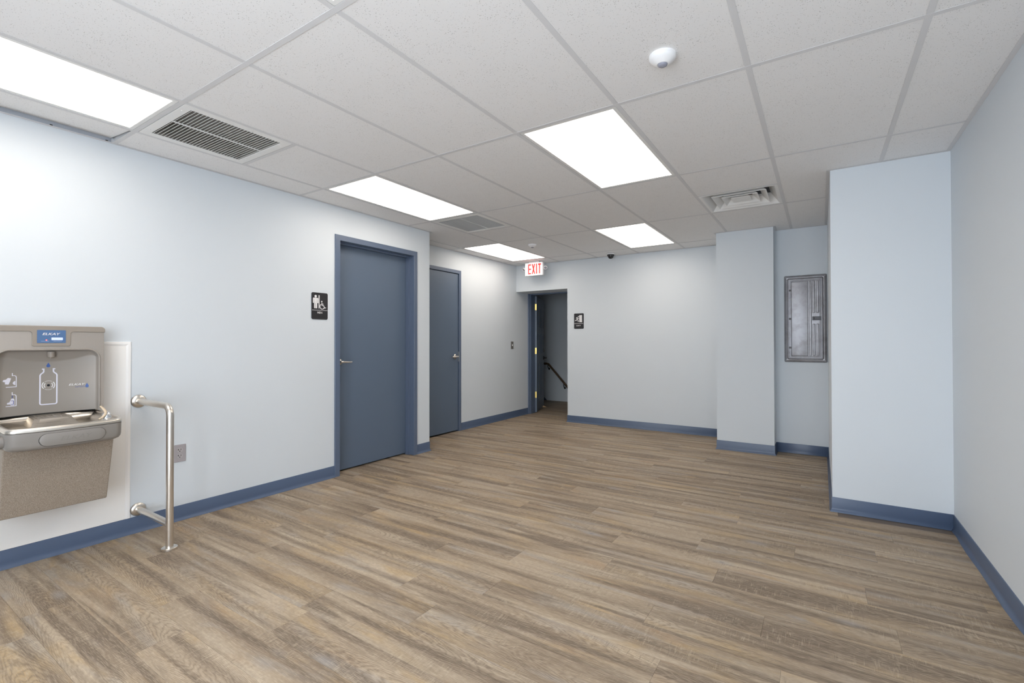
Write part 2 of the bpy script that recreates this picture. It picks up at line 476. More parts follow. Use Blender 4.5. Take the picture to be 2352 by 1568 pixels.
def text(mb, body, u0, u1, v0, v1, w0, w1, fr, shear=0.0, bold=0.0):
    cu = bpy.data.curves.new('lettering', 'FONT'); cu.body = body; cu.size = 1.0; cu.shear = shear; cu.offset = bold; cu.resolution_u = 3
    ob = bpy.data.objects.new('lettering', cu); COL.objects.link(ob)
    bpy.context.view_layer.update()
    me = bpy.data.meshes.new_from_object(ob.evaluated_get(bpy.context.evaluated_depsgraph_get()))
    xs = [v.co.x for v in me.vertices]; ys = [v.co.y for v in me.vertices]
    a, b_, c, d = min(xs), max(xs), min(ys), max(ys)
    Q = [(u0 + (v.co.x - a) / (b_ - a) * (u1 - u0), v0 + (v.co.y - c) / (d - c) * (v1 - v0)) for v in me.vertices]
    F = [tuple(p.vertices) for p in me.polygons]
    mb.add([fr(u, v, w1) for u, v in Q], F)
    bpy.data.objects.remove(ob, do_unlink=True); bpy.data.curves.remove(cu); bpy.data.meshes.remove(me)
    return mb

def path_rings(path, prof):
    """profile (out, z) carried along a floor-plan path with mitred corners; 'out' is to the right of travel"""
    P = [Vector(p) for p in path]; R = []
    for i, p in enumerate(P):
        ns = []
        for a, b in ((i - 1, i), (i, i + 1)):
            if 0 <= a and b < len(P):
                d = (P[b] - P[a]).normalized(); ns.append(Vector((d.y, -d.x)))
        n = ns[0] if len(ns) == 1 else (ns[0] + ns[1]) / (1 + ns[0].dot(ns[1]))
        R.append([(p.x + n.x * o, p.y + n.y * o, z) for o, z in prof])
    return R

def copy_tree(o, parent=None):
    c = o.copy(); COL.objects.link(c); c.parent = parent
    ORIGIN[c.name] = ORIGIN.get(o.name, Vector((0, 0, 0)))
    for ch in list(o.children): copy_tree(ch, c)
    return c

# ================================================================== THE SETTING
def struct(mb, name, mat, label, cat='wall', **kw):
    return tag(mb.build(name, mat, **kw), label, cat, kind='structure')

# --- walls
D1A, D1B, DH = 2.642, 3.654, 2.148     # restroom door frame, outer edges
D2A, D2B, DH2 = 3.941, 4.957, 2.148
w = MB()
w.box(-0.2, 0, YR, D1A + 0.02, 0, TOP); w.box(-0.2, 0, D1B - 0.02, YC, 0, TOP); w.box(-0.2, 0, D1A + 0.02, D1B - 0.02, DH - 0.02, TOP)
w.box(XA - 0.2, -0.2, YC - 0.2, YC, 0, TOP)
struct(w, 'wall_left', M['wall'], 'pale blue left wall behind the drinking fountain and restroom door')
w = MB()
w.box(XA - 0.2, XA, YC, D2A + 0.02, 0, TOP); w.box(XA - 0.2, XA, D2B - 0.02, 6.87, 0, TOP); w.box(XA - 0.2, XA, D2A + 0.02, D2B - 0.02, DH2 - 0.02, TOP)
struct(w, 'wall_left_far', M['wall'], 'pale blue set-back wall with the second flush door')
w = MB()
w.box(XA, XO, YB, 6.72, ZT, TOP); w.box(XO, 2.75, YB, 6.87, 0, TOP); w.box(XA, XO, 6.72, 6.87, ZT + 0.03, TOP)
struct(w, 'wall_back', M['wall'], 'pale blue back wall with the open stair doorway')
w = MB(); w.box(XK1, XK2, YK, 6.2, 0, TOP)
struct(w, 'wall_column', M['wall'], 'pale blue square column left of the electrical panel')
w = MB(); w.box(XK2, 3.9, YP, 6.2, 0, TOP)
struct(w, 'wall_alcove', M['wall'], 'pale blue shaded alcove wall behind the electrical panel')
w = MB(); w.box(XQ, XW, YQ, YP, 0, TOP)
struct(w, 'wall_pier', M['wall'], 'large pale blue pier standing in front of the right wall')
w = MB(); w.box(XW, XW + 0.2, YR - 0.2, YS, 0, TOP)
struct(w, 'wall_right', M['wall'], 'pale grey-blue right wall running towards the camera')
# rear wall with two windows, behind the camera
w = MB()
WX = ((1.75, 2.95), (3.03, 4.23)); WZ0, WZ1 = 0.06, 2.34
w.box(-0.2, WX[0][0], YR - 0.2, YR, 0, TOP); w.box(WX[0][1], WX[1][0], YR - 0.2, YR, 0, TOP); w.box(WX[1][1], XW, YR - 0.2, YR, 0, TOP)
for a, b in WX:
    w.box(a, b, YR - 0.2, YR, 0, WZ0); w.box(a, b, YR - 0.2, YR, WZ1, TOP)
struct(w, 'wall_rear', M['wall'], 'pale blue rear wall with two windows behind the viewer')
for i, (a, b) in enumerate(WX):
    e = empty('window_%d' % (i + 1), ((a + b) / 2, YR - 0.12, WZ0), 'white framed rear window, the %s of two' % ('one nearer the fountain wall' if i == 0 else 'one nearer the right wall'), 'window', kind='structure')
    fr = MB(); y0, y1 = YR - 0.16, YR - 0.08
    fr.box(a, a + 0.05, y0, y1, WZ0, WZ1); fr.box(b - 0.05, b, y0, y1, WZ0, WZ1); fr.box(a + 0.05, b - 0.05, y0, y1, WZ0, WZ0 + 0.05); fr.box(a + 0.05, b - 0.05, y0, y1, WZ1 - 0.05, WZ1)
    fr.build('window_frame', M['white'], e)
    g = MB(); g.box(a + 0.05, b - 0.05, YR - 0.123, YR - 0.119, WZ0 + 0.05, WZ1 - 0.05); g.build('pane', M['pane'], e)
    pd = bpy.data.lights.new('window_portal', 'AREA'); pd.shape = 'RECTANGLE'; pd.size = b - a; pd.size_y = WZ1 - WZ0; pd.cycles.is_portal = True
    po = bpy.data.objects.new('window_portal', pd); COL.objects.link(po); po.location = ((a + b) / 2, YR - 0.21, (WZ0 + WZ1) / 2); po.rotation_euler = (math.radians(90), 0, 0)
# outer shell: restrooms and stairwell
w = MB()
w.box(-3.2, -3.0, YR - 0.2, YS + 0.2, 0, TOP); w.box(-3.0, -0.2, YR - 0.2, YR, 0, TOP); w.box(-3.0, XW + 0.2, YS, YS + 0.2, -0.05, TOP); w.box(-3.0, XA - 0.2, 6.67, 6.87, 0, TOP)
w.box(1.4, 1.6, 6.87, YS, 0, TOP)
struct(w, 'wall_stairwell', M['wall'], 'dim stairwell walls beyond the open doorway')

# --- floor: slab and planks
w = MB(); w.box(-3.2, XW + 0.2, YR - 0.2, YS + 0.2, -0.15, -0.003)
floor = struct(w, 'floor', M['subfloor'], 'wood-look vinyl plank floor', 'floor')
PW, PL, PY0 = 0.1765, 1.2192, 0.559
pm_cache = {}
def plank_mesh(x0, x1, y0, y1):
    key = (round(x1 - x0, 4), round(y1 - y0, 4))
    if key in pm_cache: return pm_cache[key]
    hx, hy = (x1 - x0) / 2, (y1 - y0) / 2; g, c = 0.00025, 0.0008
    m = MB()
    m.rings([[(sx * (hx - g), sy * (hy - g), -0.003) for sx, sy in ((-1, -1), (1, -1), (1, 1), (-1, 1))],
             [(sx * (hx - g), sy * (hy - g), -0.0005) for sx, sy in ((-1, -1), (1, -1), (1, 1), (-1, 1))],
             [(sx * (hx - g - c), sy * (hy - g - c), 0.0) for sx, sy in ((-1, -1), (1, -1), (1, 1), (-1, 1))]])
    me = m.mesh('plank'); me.materials.append(M['plank']); pm_cache[key] = me
    return me
FIX = {0: 0.70, 3: 1.70, 5: 2.14, 6: 1.88, 1: 0.18, 2: 1.10, 4: 0.42}
k = int(math.floor((YR - PY0) / PW))
prev = 0.3
fo = ORIGIN[floor.name]
while PY0 + k * PW < YS:
    y0, y1 = max(PY0 + k * PW, YR), min(PY0 + (k + 1) * PW, YS)
    if y1 > 6.5: xa, xb = -1.95, 0.6
    elif y1 > YP: xa, xb = XA, 2.7
    elif y1 > YQ + 0.02: xa, xb = XA, XQ + 0.03
    elif y1 > YC: xa, xb = XA, XW
    else: xa, xb = -0.14 if y1 > D1A else 0.0, XW
    s = FIX.get(k)
    if s is None:
        s = prev + random.choice((0.37, 0.5, 0.62, 0.78)) + random.uniform(-0.08, 0.08)
    s = s % PL; prev = s
    x = s - PL * math.ceil((s - xa) / PL)
    while x < xb - 1e-4:
        a, b = max(x, xa), min(x + PL, xb)
        if b - a > 0.03:
            o = bpy.data.objects.new('plank', plank_mesh(a, b, y0, y1)); COL.objects.link(o)
            o.parent = floor; o.location = Vector(((a + b) / 2, (y0 + y1) / 2, 0)) - fo
        x += PL
    k += 1

# --- baseboards
BP = [(0, 0.0), (0.0165, 0.0), (0.0155, 0.004), (0.0085, 0.011), (0.0055, 0.020), (0.0042, 0.03), (0.0042, 0.0975), (0.003, 0.0995), (0, 0.1)]
def baseboard(name, rs, label):
    m = MB(); m.rings(rs); return struct(m, name, M['base'], label, 'baseboard', smooth=True, angle=50)
baseboard('baseboard_left', path_rings([(0, YR), (0, D1A)], BP), 'slate blue vinyl base along the fountain wall')
baseboard('baseboard_corner', path_rings([(0, D1B), (0, YC), (XA, YC)], BP), 'short slate blue base wrapping the corner beside the restroom door')
baseboard('baseboard_left_far', path_rings([(XA, D2B), (XA, 6.72)], BP), 'slate blue base between the flush door and the stair doorway')
RB = path_rings([(XO, 6.72), (XO, YB), (XK1, YB), (XK1, YK), (XK2, YK), (XK2, YP), (XQ, YP), (XQ, YQ), (XW, YQ), (XW, YR)], BP)
baseboard('baseboard_back', RB[0:3], 'slate blue base along the back wall')
baseboard('baseboard_column', RB[2:6], 'slate blue base around the square column')
baseboard('baseboard_alcove', RB[5:7], 'slate blue base under the electrical panel')
baseboard('baseboard_pier', RB[6:9], 'slate blue base around the large pier')
rr = []
for i in range(41):
    t = i / 40.0; y = YQ + (YR - YQ) * t
    wob = 0.0035 * math.sin(y * 9.0) + 0.003 * math.sin(y * 4.1 + 1.0)
    if i == 0: rr.append(RB[8]); continue
    rr.append([(XW - o - (wob if 0.007 < o else 0), y, z) for o, z in BP])
baseboard('baseboard_right', rr, 'slate blue base with a wavy toe along the right wall')

# --- ceiling: deck, grid and tiles
w = MB(); w.box(-3.2, XW + 0.2, YR - 0.2, YS + 0.2, TOP, TOP + 0.12)
ceiling = struct(w, 'ceiling', M['duct'], 'white suspended ceiling of long fissured tiles in a steel grid', 'ceiling')
XL = [0.317 + 0.60630 * i for i in range(-1, 7)]      # cross tee lines
YL = [1.0796 + 1.2192 * i for i in range(-3, 5)]      # main tee lines
tm_cache = {}
def tile(rects, rot=None):
    rects = [(a + 0.004, b - 0.004, c + 0.004, d - 0.004) if len(rects) == 1 else (a, b, c, d) for a, b, c, d in rects]
    cx = (min(r[0] for r in rects) + max(r[1] for r in rects)) / 2; cy = (min(r[2] for r in rects) + max(r[3] for r in rects)) / 2
    key = tuple(tuple(round(v - (cx if i < 2 else cy), 3) for i, v in enumerate(r)) for r in rects)
    if key not in tm_cache:
        m = MB()
        for a, b, c, d in rects: m.box(a - cx, b - cx, c - cy, d - cy, 0, 0.015)
        me = m.mesh('tile'); me.materials.append(M['tile']); tm_cache[key] = me
    o = bpy.data.objects.new('tile', tm_cache[key]); COL.objects.link(o); o.parent = ceiling
    o.location = Vector((cx, cy, H + 0.0022)) - ORIGIN[ceiling.name]
    return o
LIGHTS = [(0, 0), (3, 0), (0, 2), (3, 2), (-1, 4), (2, 4)]      # column index from x = 0.317, row index from y = 1.0796 - 1.2192
def cell(ci, ri):
    a = 0.317 + 0.6063 * ci; c = 1.0796 + 1.2192 * (ri - 1)
    return a, a + 0.6063, c, c + 1.2192
LIGHT_CELLS = set()
for ci, ri in LIGHTS: LIGHT_CELLS.add((ci, ri))
xl = [0.317 + 0.6063 * i for i in range(0, 7)]
for ri in range(-1, 5):
    c = 1.0796 + 1.2192 * (ri - 1); d = c + 1.2192; c0 = max(c, YR)
    for ci in range(0, 6):
        a, b = xl[ci], xl[ci] + 0.6063
        if (ci, ri) in LIGHT_CELLS: continue
        if ri == 1 and ci == 0: tile([(a, b, c + 0.6096, d)]); continue
        if ri == 3 and ci == 0: tile([(a, b, c + 0.6096, d)]); continue
        if ri == 3 and ci == 4: tile([(a, b, c, c + 0.6096)]); continue
        if ri == 3 and ci == 5: tile([(a + .004, b - .004, c + .004, YQ), (a + .004, XQ, YQ, d - .004)]); continue
        if ri == 4 and ci == 5: tile([(a, XQ, c, YP)]); continue
        if ri == 4 and ci == 4: tile([(a + .004, XK2, c + .004, YK), (XK2, b - .004, c + .004, YK), (XK2, b - .004, YK, YP)]); continue
        if ri == 4 and ci == 3: tile([(a + .004, b - .004, c + .004, YK), (a + .004, XK1, YK, d - .004)]); continue
        tile([(a, b, c0, d)])
    # left border strip
    if ri <= 2:
        t = tile([(0, xl[0], c0, d)])
        if ri == 0:   # this one sits askew, lifted off the wall angle
            t.rotation_euler = (0, math.radians(5.0), 0); t.location.z += 0.0145; t.location.x -= 0.001; t.location.y -= 0.012
    elif ri == 3:
        tile([(0, xl[0] - .004, c + .004, YC), (xl[0] - 0.6063 + .004, xl[0] - .004, YC, d - .004)])
        tile([(XA, xl[0] - 0.6063, YC, d)])
    else:
        tile([(XA, xl[0] - 0.6063, c, d)])
    # right border strip
    if ri <= 2: tile([(xl[6], XW, c0, d)])
    elif ri == 3: tile([(xl[6], XW, c, YQ)])
c = 1.0796 + 1.2192 * 4
for a, b in [(XA, xl[0] - 0.6063), (xl[0] - 0.6063, xl[0])] + [(xl[i], min(xl[i] + 0.6063, XK1)) for i in range(4)]:
    tile([(a, b, c, YB)])
def tee(name, x0, x1, y0, y1, dz=0.0):
    m = MB(); z = H + dz
    m.box(x0, x1, y0, y1, z, z + 0.0012)
    if x1 - x0 > y1 - y0: yc = (y0 + y1) / 2; m.box(x0, x1, yc - 0.001, yc + 0.001, z + 0.0012, z + 0.038)
    else: xc = (x0 + x1) / 2; m.box(xc - 0.001, xc + 0.001, y0, y1, z + 0.0012, z + 0.038)
    return m.build(name, M['tee'], ceiling)
for ri in range(-3, 5):
    y = 1.0796 + 1.2192 * ri
    if y < YR: continue
    x0 = 0.0 if y < YC else XA
    x1 = XW if y < YQ else (XQ if y < YP else XK1)
    tee('main_tee', x0, x1, y - 0.012, y + 0.012)
TW = 0.012
for ri in range(-1, 6):
    c = 1.0796 + 1.2192 * (ri - 1); d = c + 1.2192
    for ci in range(-1, 7):
        x = 0.317 + 0.6063 * ci
        y0, y1 = max(c, YR) + TW, d - TW
        if ri == 5: y1 = YB
        if ci == -1:
            if ri < 3: continue
            if ri == 3: y0 = YC
        if ci == 6:
            if ri > 3: continue
            if ri == 3: y1 = YQ
        if ci == 5 and ri == 4: y1 = YP
        if ci == 5 and ri > 4: continue
        if ci == 4 and ri == 4: y1 = YK
        if ci == 4 and ri > 4: continue
        tee('cross_tee', x - TW, x + TW, y0, y1, 0.0003)
for (ci, ri) in ((0, 1), (0, 3), (4, 3)):
    a = 0.317 + 0.6063 * ci; c = 1.0796 + 1.2192 * (ri - 1) + 0.6096
    tee('cross_tee', a + TW, a + 0.6063 - TW, c - TW, c + TW, 0.0003)
WA = [(0, H - 0.0004), (0.022, H - 0.0004), (0.022, H + 0.0006), (0.001, H + 0.0006), (0.001, H + 0.025), (0, H + 0.025)]
RA = path_rings([(0, YR), (0, YC), (XA, YC), (XA, YB), (XK1, YB), (XK1, YK), (XK2, YK), (XK2, YP), (XQ, YP), (XQ, YQ), (XW, YQ), (XW, YR)], WA)
for i in range(len(RA) - 1):
    m = MB(); m.rings(RA[i:i + 2]); m.build('wall_angle', M['tee'], ceiling)
m = MB()      # bare-metal upstand of the angle, seen where the tile is lifted, with its fixings
m.box(0.0012, 0.003, -0.1, 1.066, H + 0.001, H + 0.03)
up = m.build('angle_upstand', M['bare_steel'], ceiling)
for yy in (0.80, 1.045):
    m = MB(); m.box(0.003, 0.005, yy - 0.006, yy + 0.006, H + 0.002, H + 0.012); m.build('fixing', M['groove'], up)

# --- doors
def sweep_frame(m, y0, y1, zt, prof, fr):
    """door frame profile (s across the face from the outer edge, w out of the wall) swept up, over and down"""
    n = len(prof)
    R = [[fr(y0 + s, 0.0, w_) for s, w_ in prof], [fr(y0 + s, zt - s, w_) for s, w_ in prof],
         [fr(y1 - s, zt - s, w_) for s, w_ in prof], [fr(y1 - s, 0.0, w_) for s, w_ in prof]]
    m.rings(R)
def lever(parent, fr, u, v, w0, direct, mat, stretch=0.105):
    """rose, neck and lever on a face at height w0; direct = +1 or -1 along u"""
    c = Vector(fr(u, v, w0)); ax = Vector(fr(0, 0, 1)) - Vector(fr(0, 0, 0))
    r = MB(); r.lathe([(0.033, 0), (0.033, 0.006), (0.030, 0.011), (0.022, 0.015), (0.014, 0.018), (0.0115, 0.03), (0.0115, 0.052)], c, ax)
    rose = r.build('rose', mat, parent, smooth=True)
    l = MB()
    path = [fr(u - direct * 0.012, v, w0 + 0.05), fr(u, v, w0 + 0.054), fr(u + direct * 0.02, v, w0 + 0.055), fr(u + direct * stretch * 0.6, v - 0.003, w0 + 0.053), fr(u + direct * stretch, v - 0.003, w0 + 0.047)]
    l.tube(path, [0.009, 0.012, 0.0105, 0.009, 0.0085], 12)
    l.build('lever', mat, rose, smooth=True)
    return rose

def fshift(fr, du=0.0, dv=0.0, dw=0.0):
    return lambda u, v, w_: fr(u + du, v + dv, w_ + dw)

# door 1: restroom, leaf set deep in the frame
door1 = empty('door_1', (0, (D1A + D1B) / 2, 0), 'slate blue flush restroom door set deep in its frame beside the MEN sign', 'door', kind='structure')
m = MB()
sweep_frame(m, D1A, D1B, 2.148, [(0.0, -0.02), (0.0, 0.010), (0.002, 0.012), (0.048, 0.012), (0.050, 0.010), (0.050, -0.055), (0.066, -0.057), (0.066, -0.098), (0.050, -0.1), (0.050, -0.16), (0.022, -0.16), (0.022, -0.02)], F_LEFT)
m.build('frame', M['frame'], door1, smooth=True, angle=25)
m = MB(); m.box(-0.146, -0.102, D1A + 0.053, D1B - 0.053, 0.014, 2.094)
leaf1 = m.build('leaf', M['door'], door1, bevel=0.0015)
lever(door1, F_LEFT, D1A + 0.053 + 0.068, 1.008, -0.102, 1, M['satin_nickel'])
m = MB(); m.box(-0.20, -0.1501, D1A + 0.022, D1B - 0.022, 0.0, 0.013); m.build('under_door_shade', M['groove'], door1)  # dark strip painted in for the shade of the gap below the leaf
# door 2: flush with its frame on the set-back wall
door2 = empty('door_2', (XA, (D2A + D2B) / 2, 0), 'slate blue flush door on the set-back wall, half hidden by the corner', 'door', kind='structure')
FA = fshift(F_LEFT, dw=XA)
m = MB()
sweep_frame(m, D2A, D2B, 2.148, [(0.0, -0.02), (0.0, 0.010), (0.002, 0.012), (0.043, 0.012), (0.045, 0.010), (0.045, -0.05), (0.060, -0.05), (0.060, -0.16), (0.022, -0.16), (0.022, -0.02)], FA)
m.build('frame', M['frame'], door2, smooth=True, angle=25)
m = MB(); m.fbox(FA, D2A + 0.049, D2B - 0.049, 0.016, 2.097, -0.046, -0.002)
m.build('leaf', M['door'], door2, bevel=0.0015)
lever(door2, FA, D2B - 0.049 - 0.068, 0.997, -0.002, -1, M['satin_nickel'])
m = MB(); m.fbox(FA, D2B - 0.05, D2B - 0.046, 0.93, 1.06, -0.002, 0.0125); m.build('strike_plate', M['satin_nickel'], door2)

# door 3: panelled stair door standing open
door3 = empty('door_3', (-0.40, 6.86, 0), 'dark blue panelled stair door standing open with brass hinges', 'door', kind='structure')
m = MB()
m.box(XA, -0.425, 6.722, 6.862, 0, ZT); m.box(-0.425, XO, 6.722, 6.862, 1.966, ZT); m.box(XA, -0.441, 6.70, 6.722, 0, ZT)
m.build('frame', M['frame'], door3, bevel=0.002)
TH = math.radians(111.0)
dx, dy = Vector((math.cos(TH), math.sin(TH), 0)), Vector((-math.sin(TH), math.cos(TH), 0))
HG = Vector((-0.398, 6.868, 0))
F_D3 = lambda u, v, w_: tuple(HG + dx * u - dy * w_ + Vector((0, 0, v)))       # w out of the visible face
DW = 0.81
m = MB(); m.fbox(F_D3, 0, DW, 0.012, 1.955, -0.044, 0.0)
leaf3 = m.build('leaf', M['door'], door3, bevel=0.0015)
for (u0, u1) in ((0.11, 0.37), (0.44, 0.70)):
    for (v0, v1) in ((0.18, 0.82), (0.98, 1.33), (1.42, 1.78)):
        m = MB()
        m.rings([[F_D3(*p, 0.0005) for p in ((u0, v0), (u1, v0), (u1, v1), (u0, v1))], [F_D3(*p, 0.007) for p in ((u0 + .008, v0 + .008), (u1 - .008, v0 + .008), (u1 - .008, v1 - .008), (u0 + .008, v1 - .008))],
                 [F_D3(*p, 0.001) for p in ((u0 + .025, v0 + .025), (u1 - .025, v0 + .025), (u1 - .025, v1 - .025), (u0 + .025, v1 - .025))],
                 [F_D3(*p, 0.006) for p in ((u0 + .05, v0 + .05), (u1 - .05, v0 + .05), (u1 - .05, v1 - .05), (u0 + .05, v1 - .05))]])
        m.build('panel', M['door'], leaf3)
for zc in (1.774, 1.038, 0.303):
    m = MB(); F_H = lambda u, v, w_: tuple(HG + dx * (-w_) - dy * (-u) + Vector((0, 0, v)))
    m.fbox(F_H, 0.002, 0.036, zc - 0.052, zc + 0.052, 0.0, 0.002)
    hb = m.build('hinge', M['brass'], door3)
    m = MB(); m.tube([F_H(0.042, zc - 0.052, 0.004), F_H(0.042, zc + 0.052, 0.004)], 0.006, 10)
    for vv in (-0.035, 0, 0.035): m.disc(0.018, zc + vv, 0.004, 0.002, 0.0028, F_H, 8)
    m.build('knuckle', M['brass'], hb)
lever(door3, F_D3, 0.745, 0.895, 0.0, -1, M['iron'], 0.09)
m = MB(); m.lathe([(0.026, 0), (0.026, 0.008), (0.018, 0.016), (0.018, 0.02)], F_D3(0.745, 1.03, 0), Vector(F_D3(0, 0, 1)) - Vector(F_D3(0, 0, 0)))
m.build('deadbolt', M['satin_nickel'], door3, smooth=True)

# ================================================================== CEILING FIXTURES
def ceiling_light(ci, ri):
    a, b, c, d = cell(ci, ri)
    e = empty('ceiling_light', ((a + b) / 2, (c + d) / 2, H), '', 'light', 'recessed ceiling light panels')
    a += 0.013; b -= 0.013; c += 0.013; d -= 0.013
    m = MB(); t = 0.02; z0, z1 = H + 0.0012, H + 0.005
    m.box(a, b, c, c + t, z0, z1); m.box(a, b, d - t, d, z0, z1); m.box(a, a + t, c + t, d - t, z0, z1); m.box(b - t, b, c + t, d - t, z0, z1)
    m.build('frame', M['white'], e)
    m = MB(); m.box(a + t, b - t, c + t, d - t, H + 0.003, H + 0.0045); m.build('diffuser', M['lamp'], e)
    m = MB(); m.box(a + 0.004, b - 0.004, c + 0.004, d - 0.004, H + 0.0052, H + 0.05); m.build('housing', M['white'], e)
    return e
LL = {(0, 0): 'long bright ceiling light cut by the left photo edge above the drinking fountain',
      (0, 2): 'bright ceiling light between the two grilles, above the restroom door',
      (3, 2): 'largest whole ceiling light, in the middle of the ceiling beyond the near round sensor',
      (-1, 4): 'far ceiling light just in front of the hanging red EXIT sign',
      (2, 4): 'far ceiling light near the small black dome camera',
      (3, 0): 'ceiling light whose corner just peeks in at the top edge left of centre'}
l0 = None
for ci, ri in LIGHTS:
    a, b, c, d = cell(ci, ri)
    if l0 is None: l0 = o = ceiling_light(ci, ri)
    else: o = copy_tree(l0)
    o.location = ((a + b) / 2, (c + d) / 2, H); o['label'] = LL[(ci, ri)]

def return_grille(xc, yc, label):
    e = empty('return_air_grille', (xc, yc, H), label, 'vent', 'louvred return air grilles')
    hw, hi = 0.290, 0.244
    m = MB(); z0, z1 = H - 0.0005, H + 0.004
    m.box(xc - hw, xc + hw, yc - hw, yc - hi, z0, z1); m.box(xc - hw, xc + hw, yc + hi, yc + hw, z0, z1)
    m.box(xc - hw, xc - hi, yc - hi, yc + hi, z0, z1); m.box(xc + hi, xc + hw, yc - hi, yc + hi, z0, z1)
    m.build('frame', M['white'], e, bevel=0.001)
    m = MB()
    hs = hi + 0.0
    m.box(xc - hs - .003, xc - hs, yc - hs, yc + hs, H + 0.004, H + 0.10); m.box(xc + hs, xc + hs + .003, yc - hs, yc + hs, H + 0.004, H + 0.10)
    m.box(xc - hs, xc + hs, yc - hs - .003, yc - hs, H + 0.004, H + 0.10); m.box(xc - hs, xc + hs, yc + hs, yc + hs + .003, H + 0.004, H + 0.10)
    m.box(xc - hs, xc + hs, yc - hs, yc + hs, H + 0.10, H + 0.103)
    m.build('duct', M['duct'], e)
    n = 27; pitch = 2 * hi / n
    blade = MB(); sk = 0.010
    blade.add([(xc - hi, -0.0016, H), (xc + hi, -0.0016, H), (xc + hi, 0.0016, H), (xc - hi, 0.0016, H),
               (xc - hi, sk - 0.0007, H + 0.014), (xc + hi, sk - 0.0007, H + 0.014), (xc + hi, sk + 0.0007, H + 0.014), (xc - hi, sk + 0.0007, H + 0.014)],
              [(0, 3, 2, 1), (4, 5, 6, 7), (0, 1, 5, 4), (1, 2, 6, 5), (2, 3, 7, 6), (3, 0, 4, 7)])
    me = blade.mesh('louver', Vector((xc, 0, H))); me.materials.append(M['louver'])
    for i in range(n):
        o = bpy.data.objects.new('louver', me); COL.objects.link(o); o.parent = e
        o.location = (0, -hi + pitch * (i + 0.35), 0)
    m = MB(); m.box(xc + 0.018, xc + 0.026, yc - hi, yc + hi, H - 0.0008, H + 0.004); m.build('centre_bar', M['louver'], e)
    for sx in (-0.1, 0.1):
        for sy in (-1, 1):
            m = MB(); m.lathe([(0.005, 0), (0.0045, 0.002), (0.001, 0.003)], (xc + sx * 2, yc + sy * 0.268, H - 0.0005), (0, 0, -1), 10); m.build('screw', M['white'], e)
    return e
return_grille(0.6202, 1.0796 + 0.3048, 'larger louvred return grille beside the left-edge light, over the fountain wall')
return_grille(0.6202, 3.518 + 0.3048, 'smaller distant louvred return grille over the corner beyond the restroom door')

def supply_diffuser(x0, x1, y0, y1):
    xc, yc = (x0 + x1) / 2, (y0 + y1) / 2
    e = empty('supply_diffuser', (xc, yc, H), 'stepped square white supply air diffuser near the alcove', 'vent')
    sq = lambda h, z: [(xc - h, yc - h, z), (xc + h, yc - h, z), (xc + h, yc + h, z), (xc - h, yc + h, z)]
    m = MB(); m.rings([sq(0.291, H + 0.003), sq(0.291, H), sq(0.272, H), sq(0.265, H + 0.006), sq(0.205, H + 0.085), sq(0.208, H + 0.088)], (False, False))
    m.build('outer_cone', M['white'], e)
    for i, (ho, z) in enumerate(((0.205, 0.004), (0.137, 0.006), (0.072, 0.010))):
        m = MB()
        if i < 2: m.rings([sq(ho - 0.052, H + z + 0.052), sq(ho, H + z), sq(ho - 0.004, H + z - 0.003), sq(ho - 0.058, H + z + 0.048)], (False, False))
        else: m.rings([sq(ho - 0.03, H + z + 0.03), sq(ho, H + z), sq(ho - 0.006, H + z - 0.003)], (False, True))
        m.build('cone', M['white'], e)
    m = MB(); m.rings([sq(0.23, H + 0.076), sq(0.23, H + 0.14)], (False, True)); m.build('duct', M['duct_dark'], e)
a, b, c, d = cell(4, 3)
supply_diffuser(a + 0.012, b - 0.012, c + 0.6096 + 0.012, d - 0.012)

def sensor(x, y, label, r=0.055):
    e = empty('occupancy_sensor', (x, y, H), label, 'sensor', 'round ceiling occupancy sensors')
    m = MB(); k = r / 0.055
    m.lathe([(0.055 * k, -0.004), (0.055 * k, 0.010 * k), (0.052 * k, 0.016 * k), (0.040 * k, 0.026 * k), (0.028 * k, 0.034 * k), (0.0235 * k, 0.037 * k), (0.021 * k, 0.036 * k)], (x, y, H + 0.0), (0, 0, -1), 40)
    m.build('body', M['white_plastic'], e, smooth=True)
    m = MB(); m.lathe([(0.0205 * k, 0.0355 * k), (0.019 * k, 0.040 * k), (0.012 * k, 0.0445 * k), (0.0, 0.046 * k)], (x, y, H), (0, 0, -1), 28)
    m.build('lens', M['sensor_lens'], e, smooth=True)
sensor(3.055, 2.010, 'round white ceiling sensor with grey lens, near the camera')
sensor(0.605, 5.045, 'small far round white ceiling sensor near the EXIT sign', 0.050)

e = empty('security_camera', (1.195, 6.15, H), 'small black dome camera on the ceiling at the back wall', 'camera')
m = MB(); m.lathe([(0.056, 0), (0.056, 0.012), (0.050, 0.016)], (1.195, 6.15, H), (0, 0, -1), 32); m.build('base', M['white_plastic'], e, smooth=True)
m = MB(); m.lathe([(0.047, 0.015), (0.047, 0.03), (0.044, 0.036)], (1.195, 6.15, H), (0, 0, -1), 32); m.build('collar', M['sign_black'], e, smooth=True)
m = MB(); m.lathe([(0.038, 0.036), (0.036, 0.05), (0.028, 0.062), (0.016, 0.070), (0.0, 0.073)], (1.195, 6.15, H), (0, 0, -1), 32); m.build('dome', M['camera_dome'], e, smooth=True)

# hanging exit sign
EY = 6.10
e = empty('exit_sign', (0.0, EY, H), 'white hanging EXIT sign with red letters and two emergency lamp heads', 'exit sign')
m = MB(); m.box(-0.152, 0.152, EY, EY + 0.045, 2.184, 2.377); m.build('housing', M['white_plastic'], e, bevel=0.003)
m = MB(); m.box(-0.150, 0.150, EY - 0.003, EY + 0.0005, 2.186, 2.375); face = m.build('face', M['exit_face'], e)
F_E = fshift(F_BACK, dw=-(EY - 0.003))
m = MB()
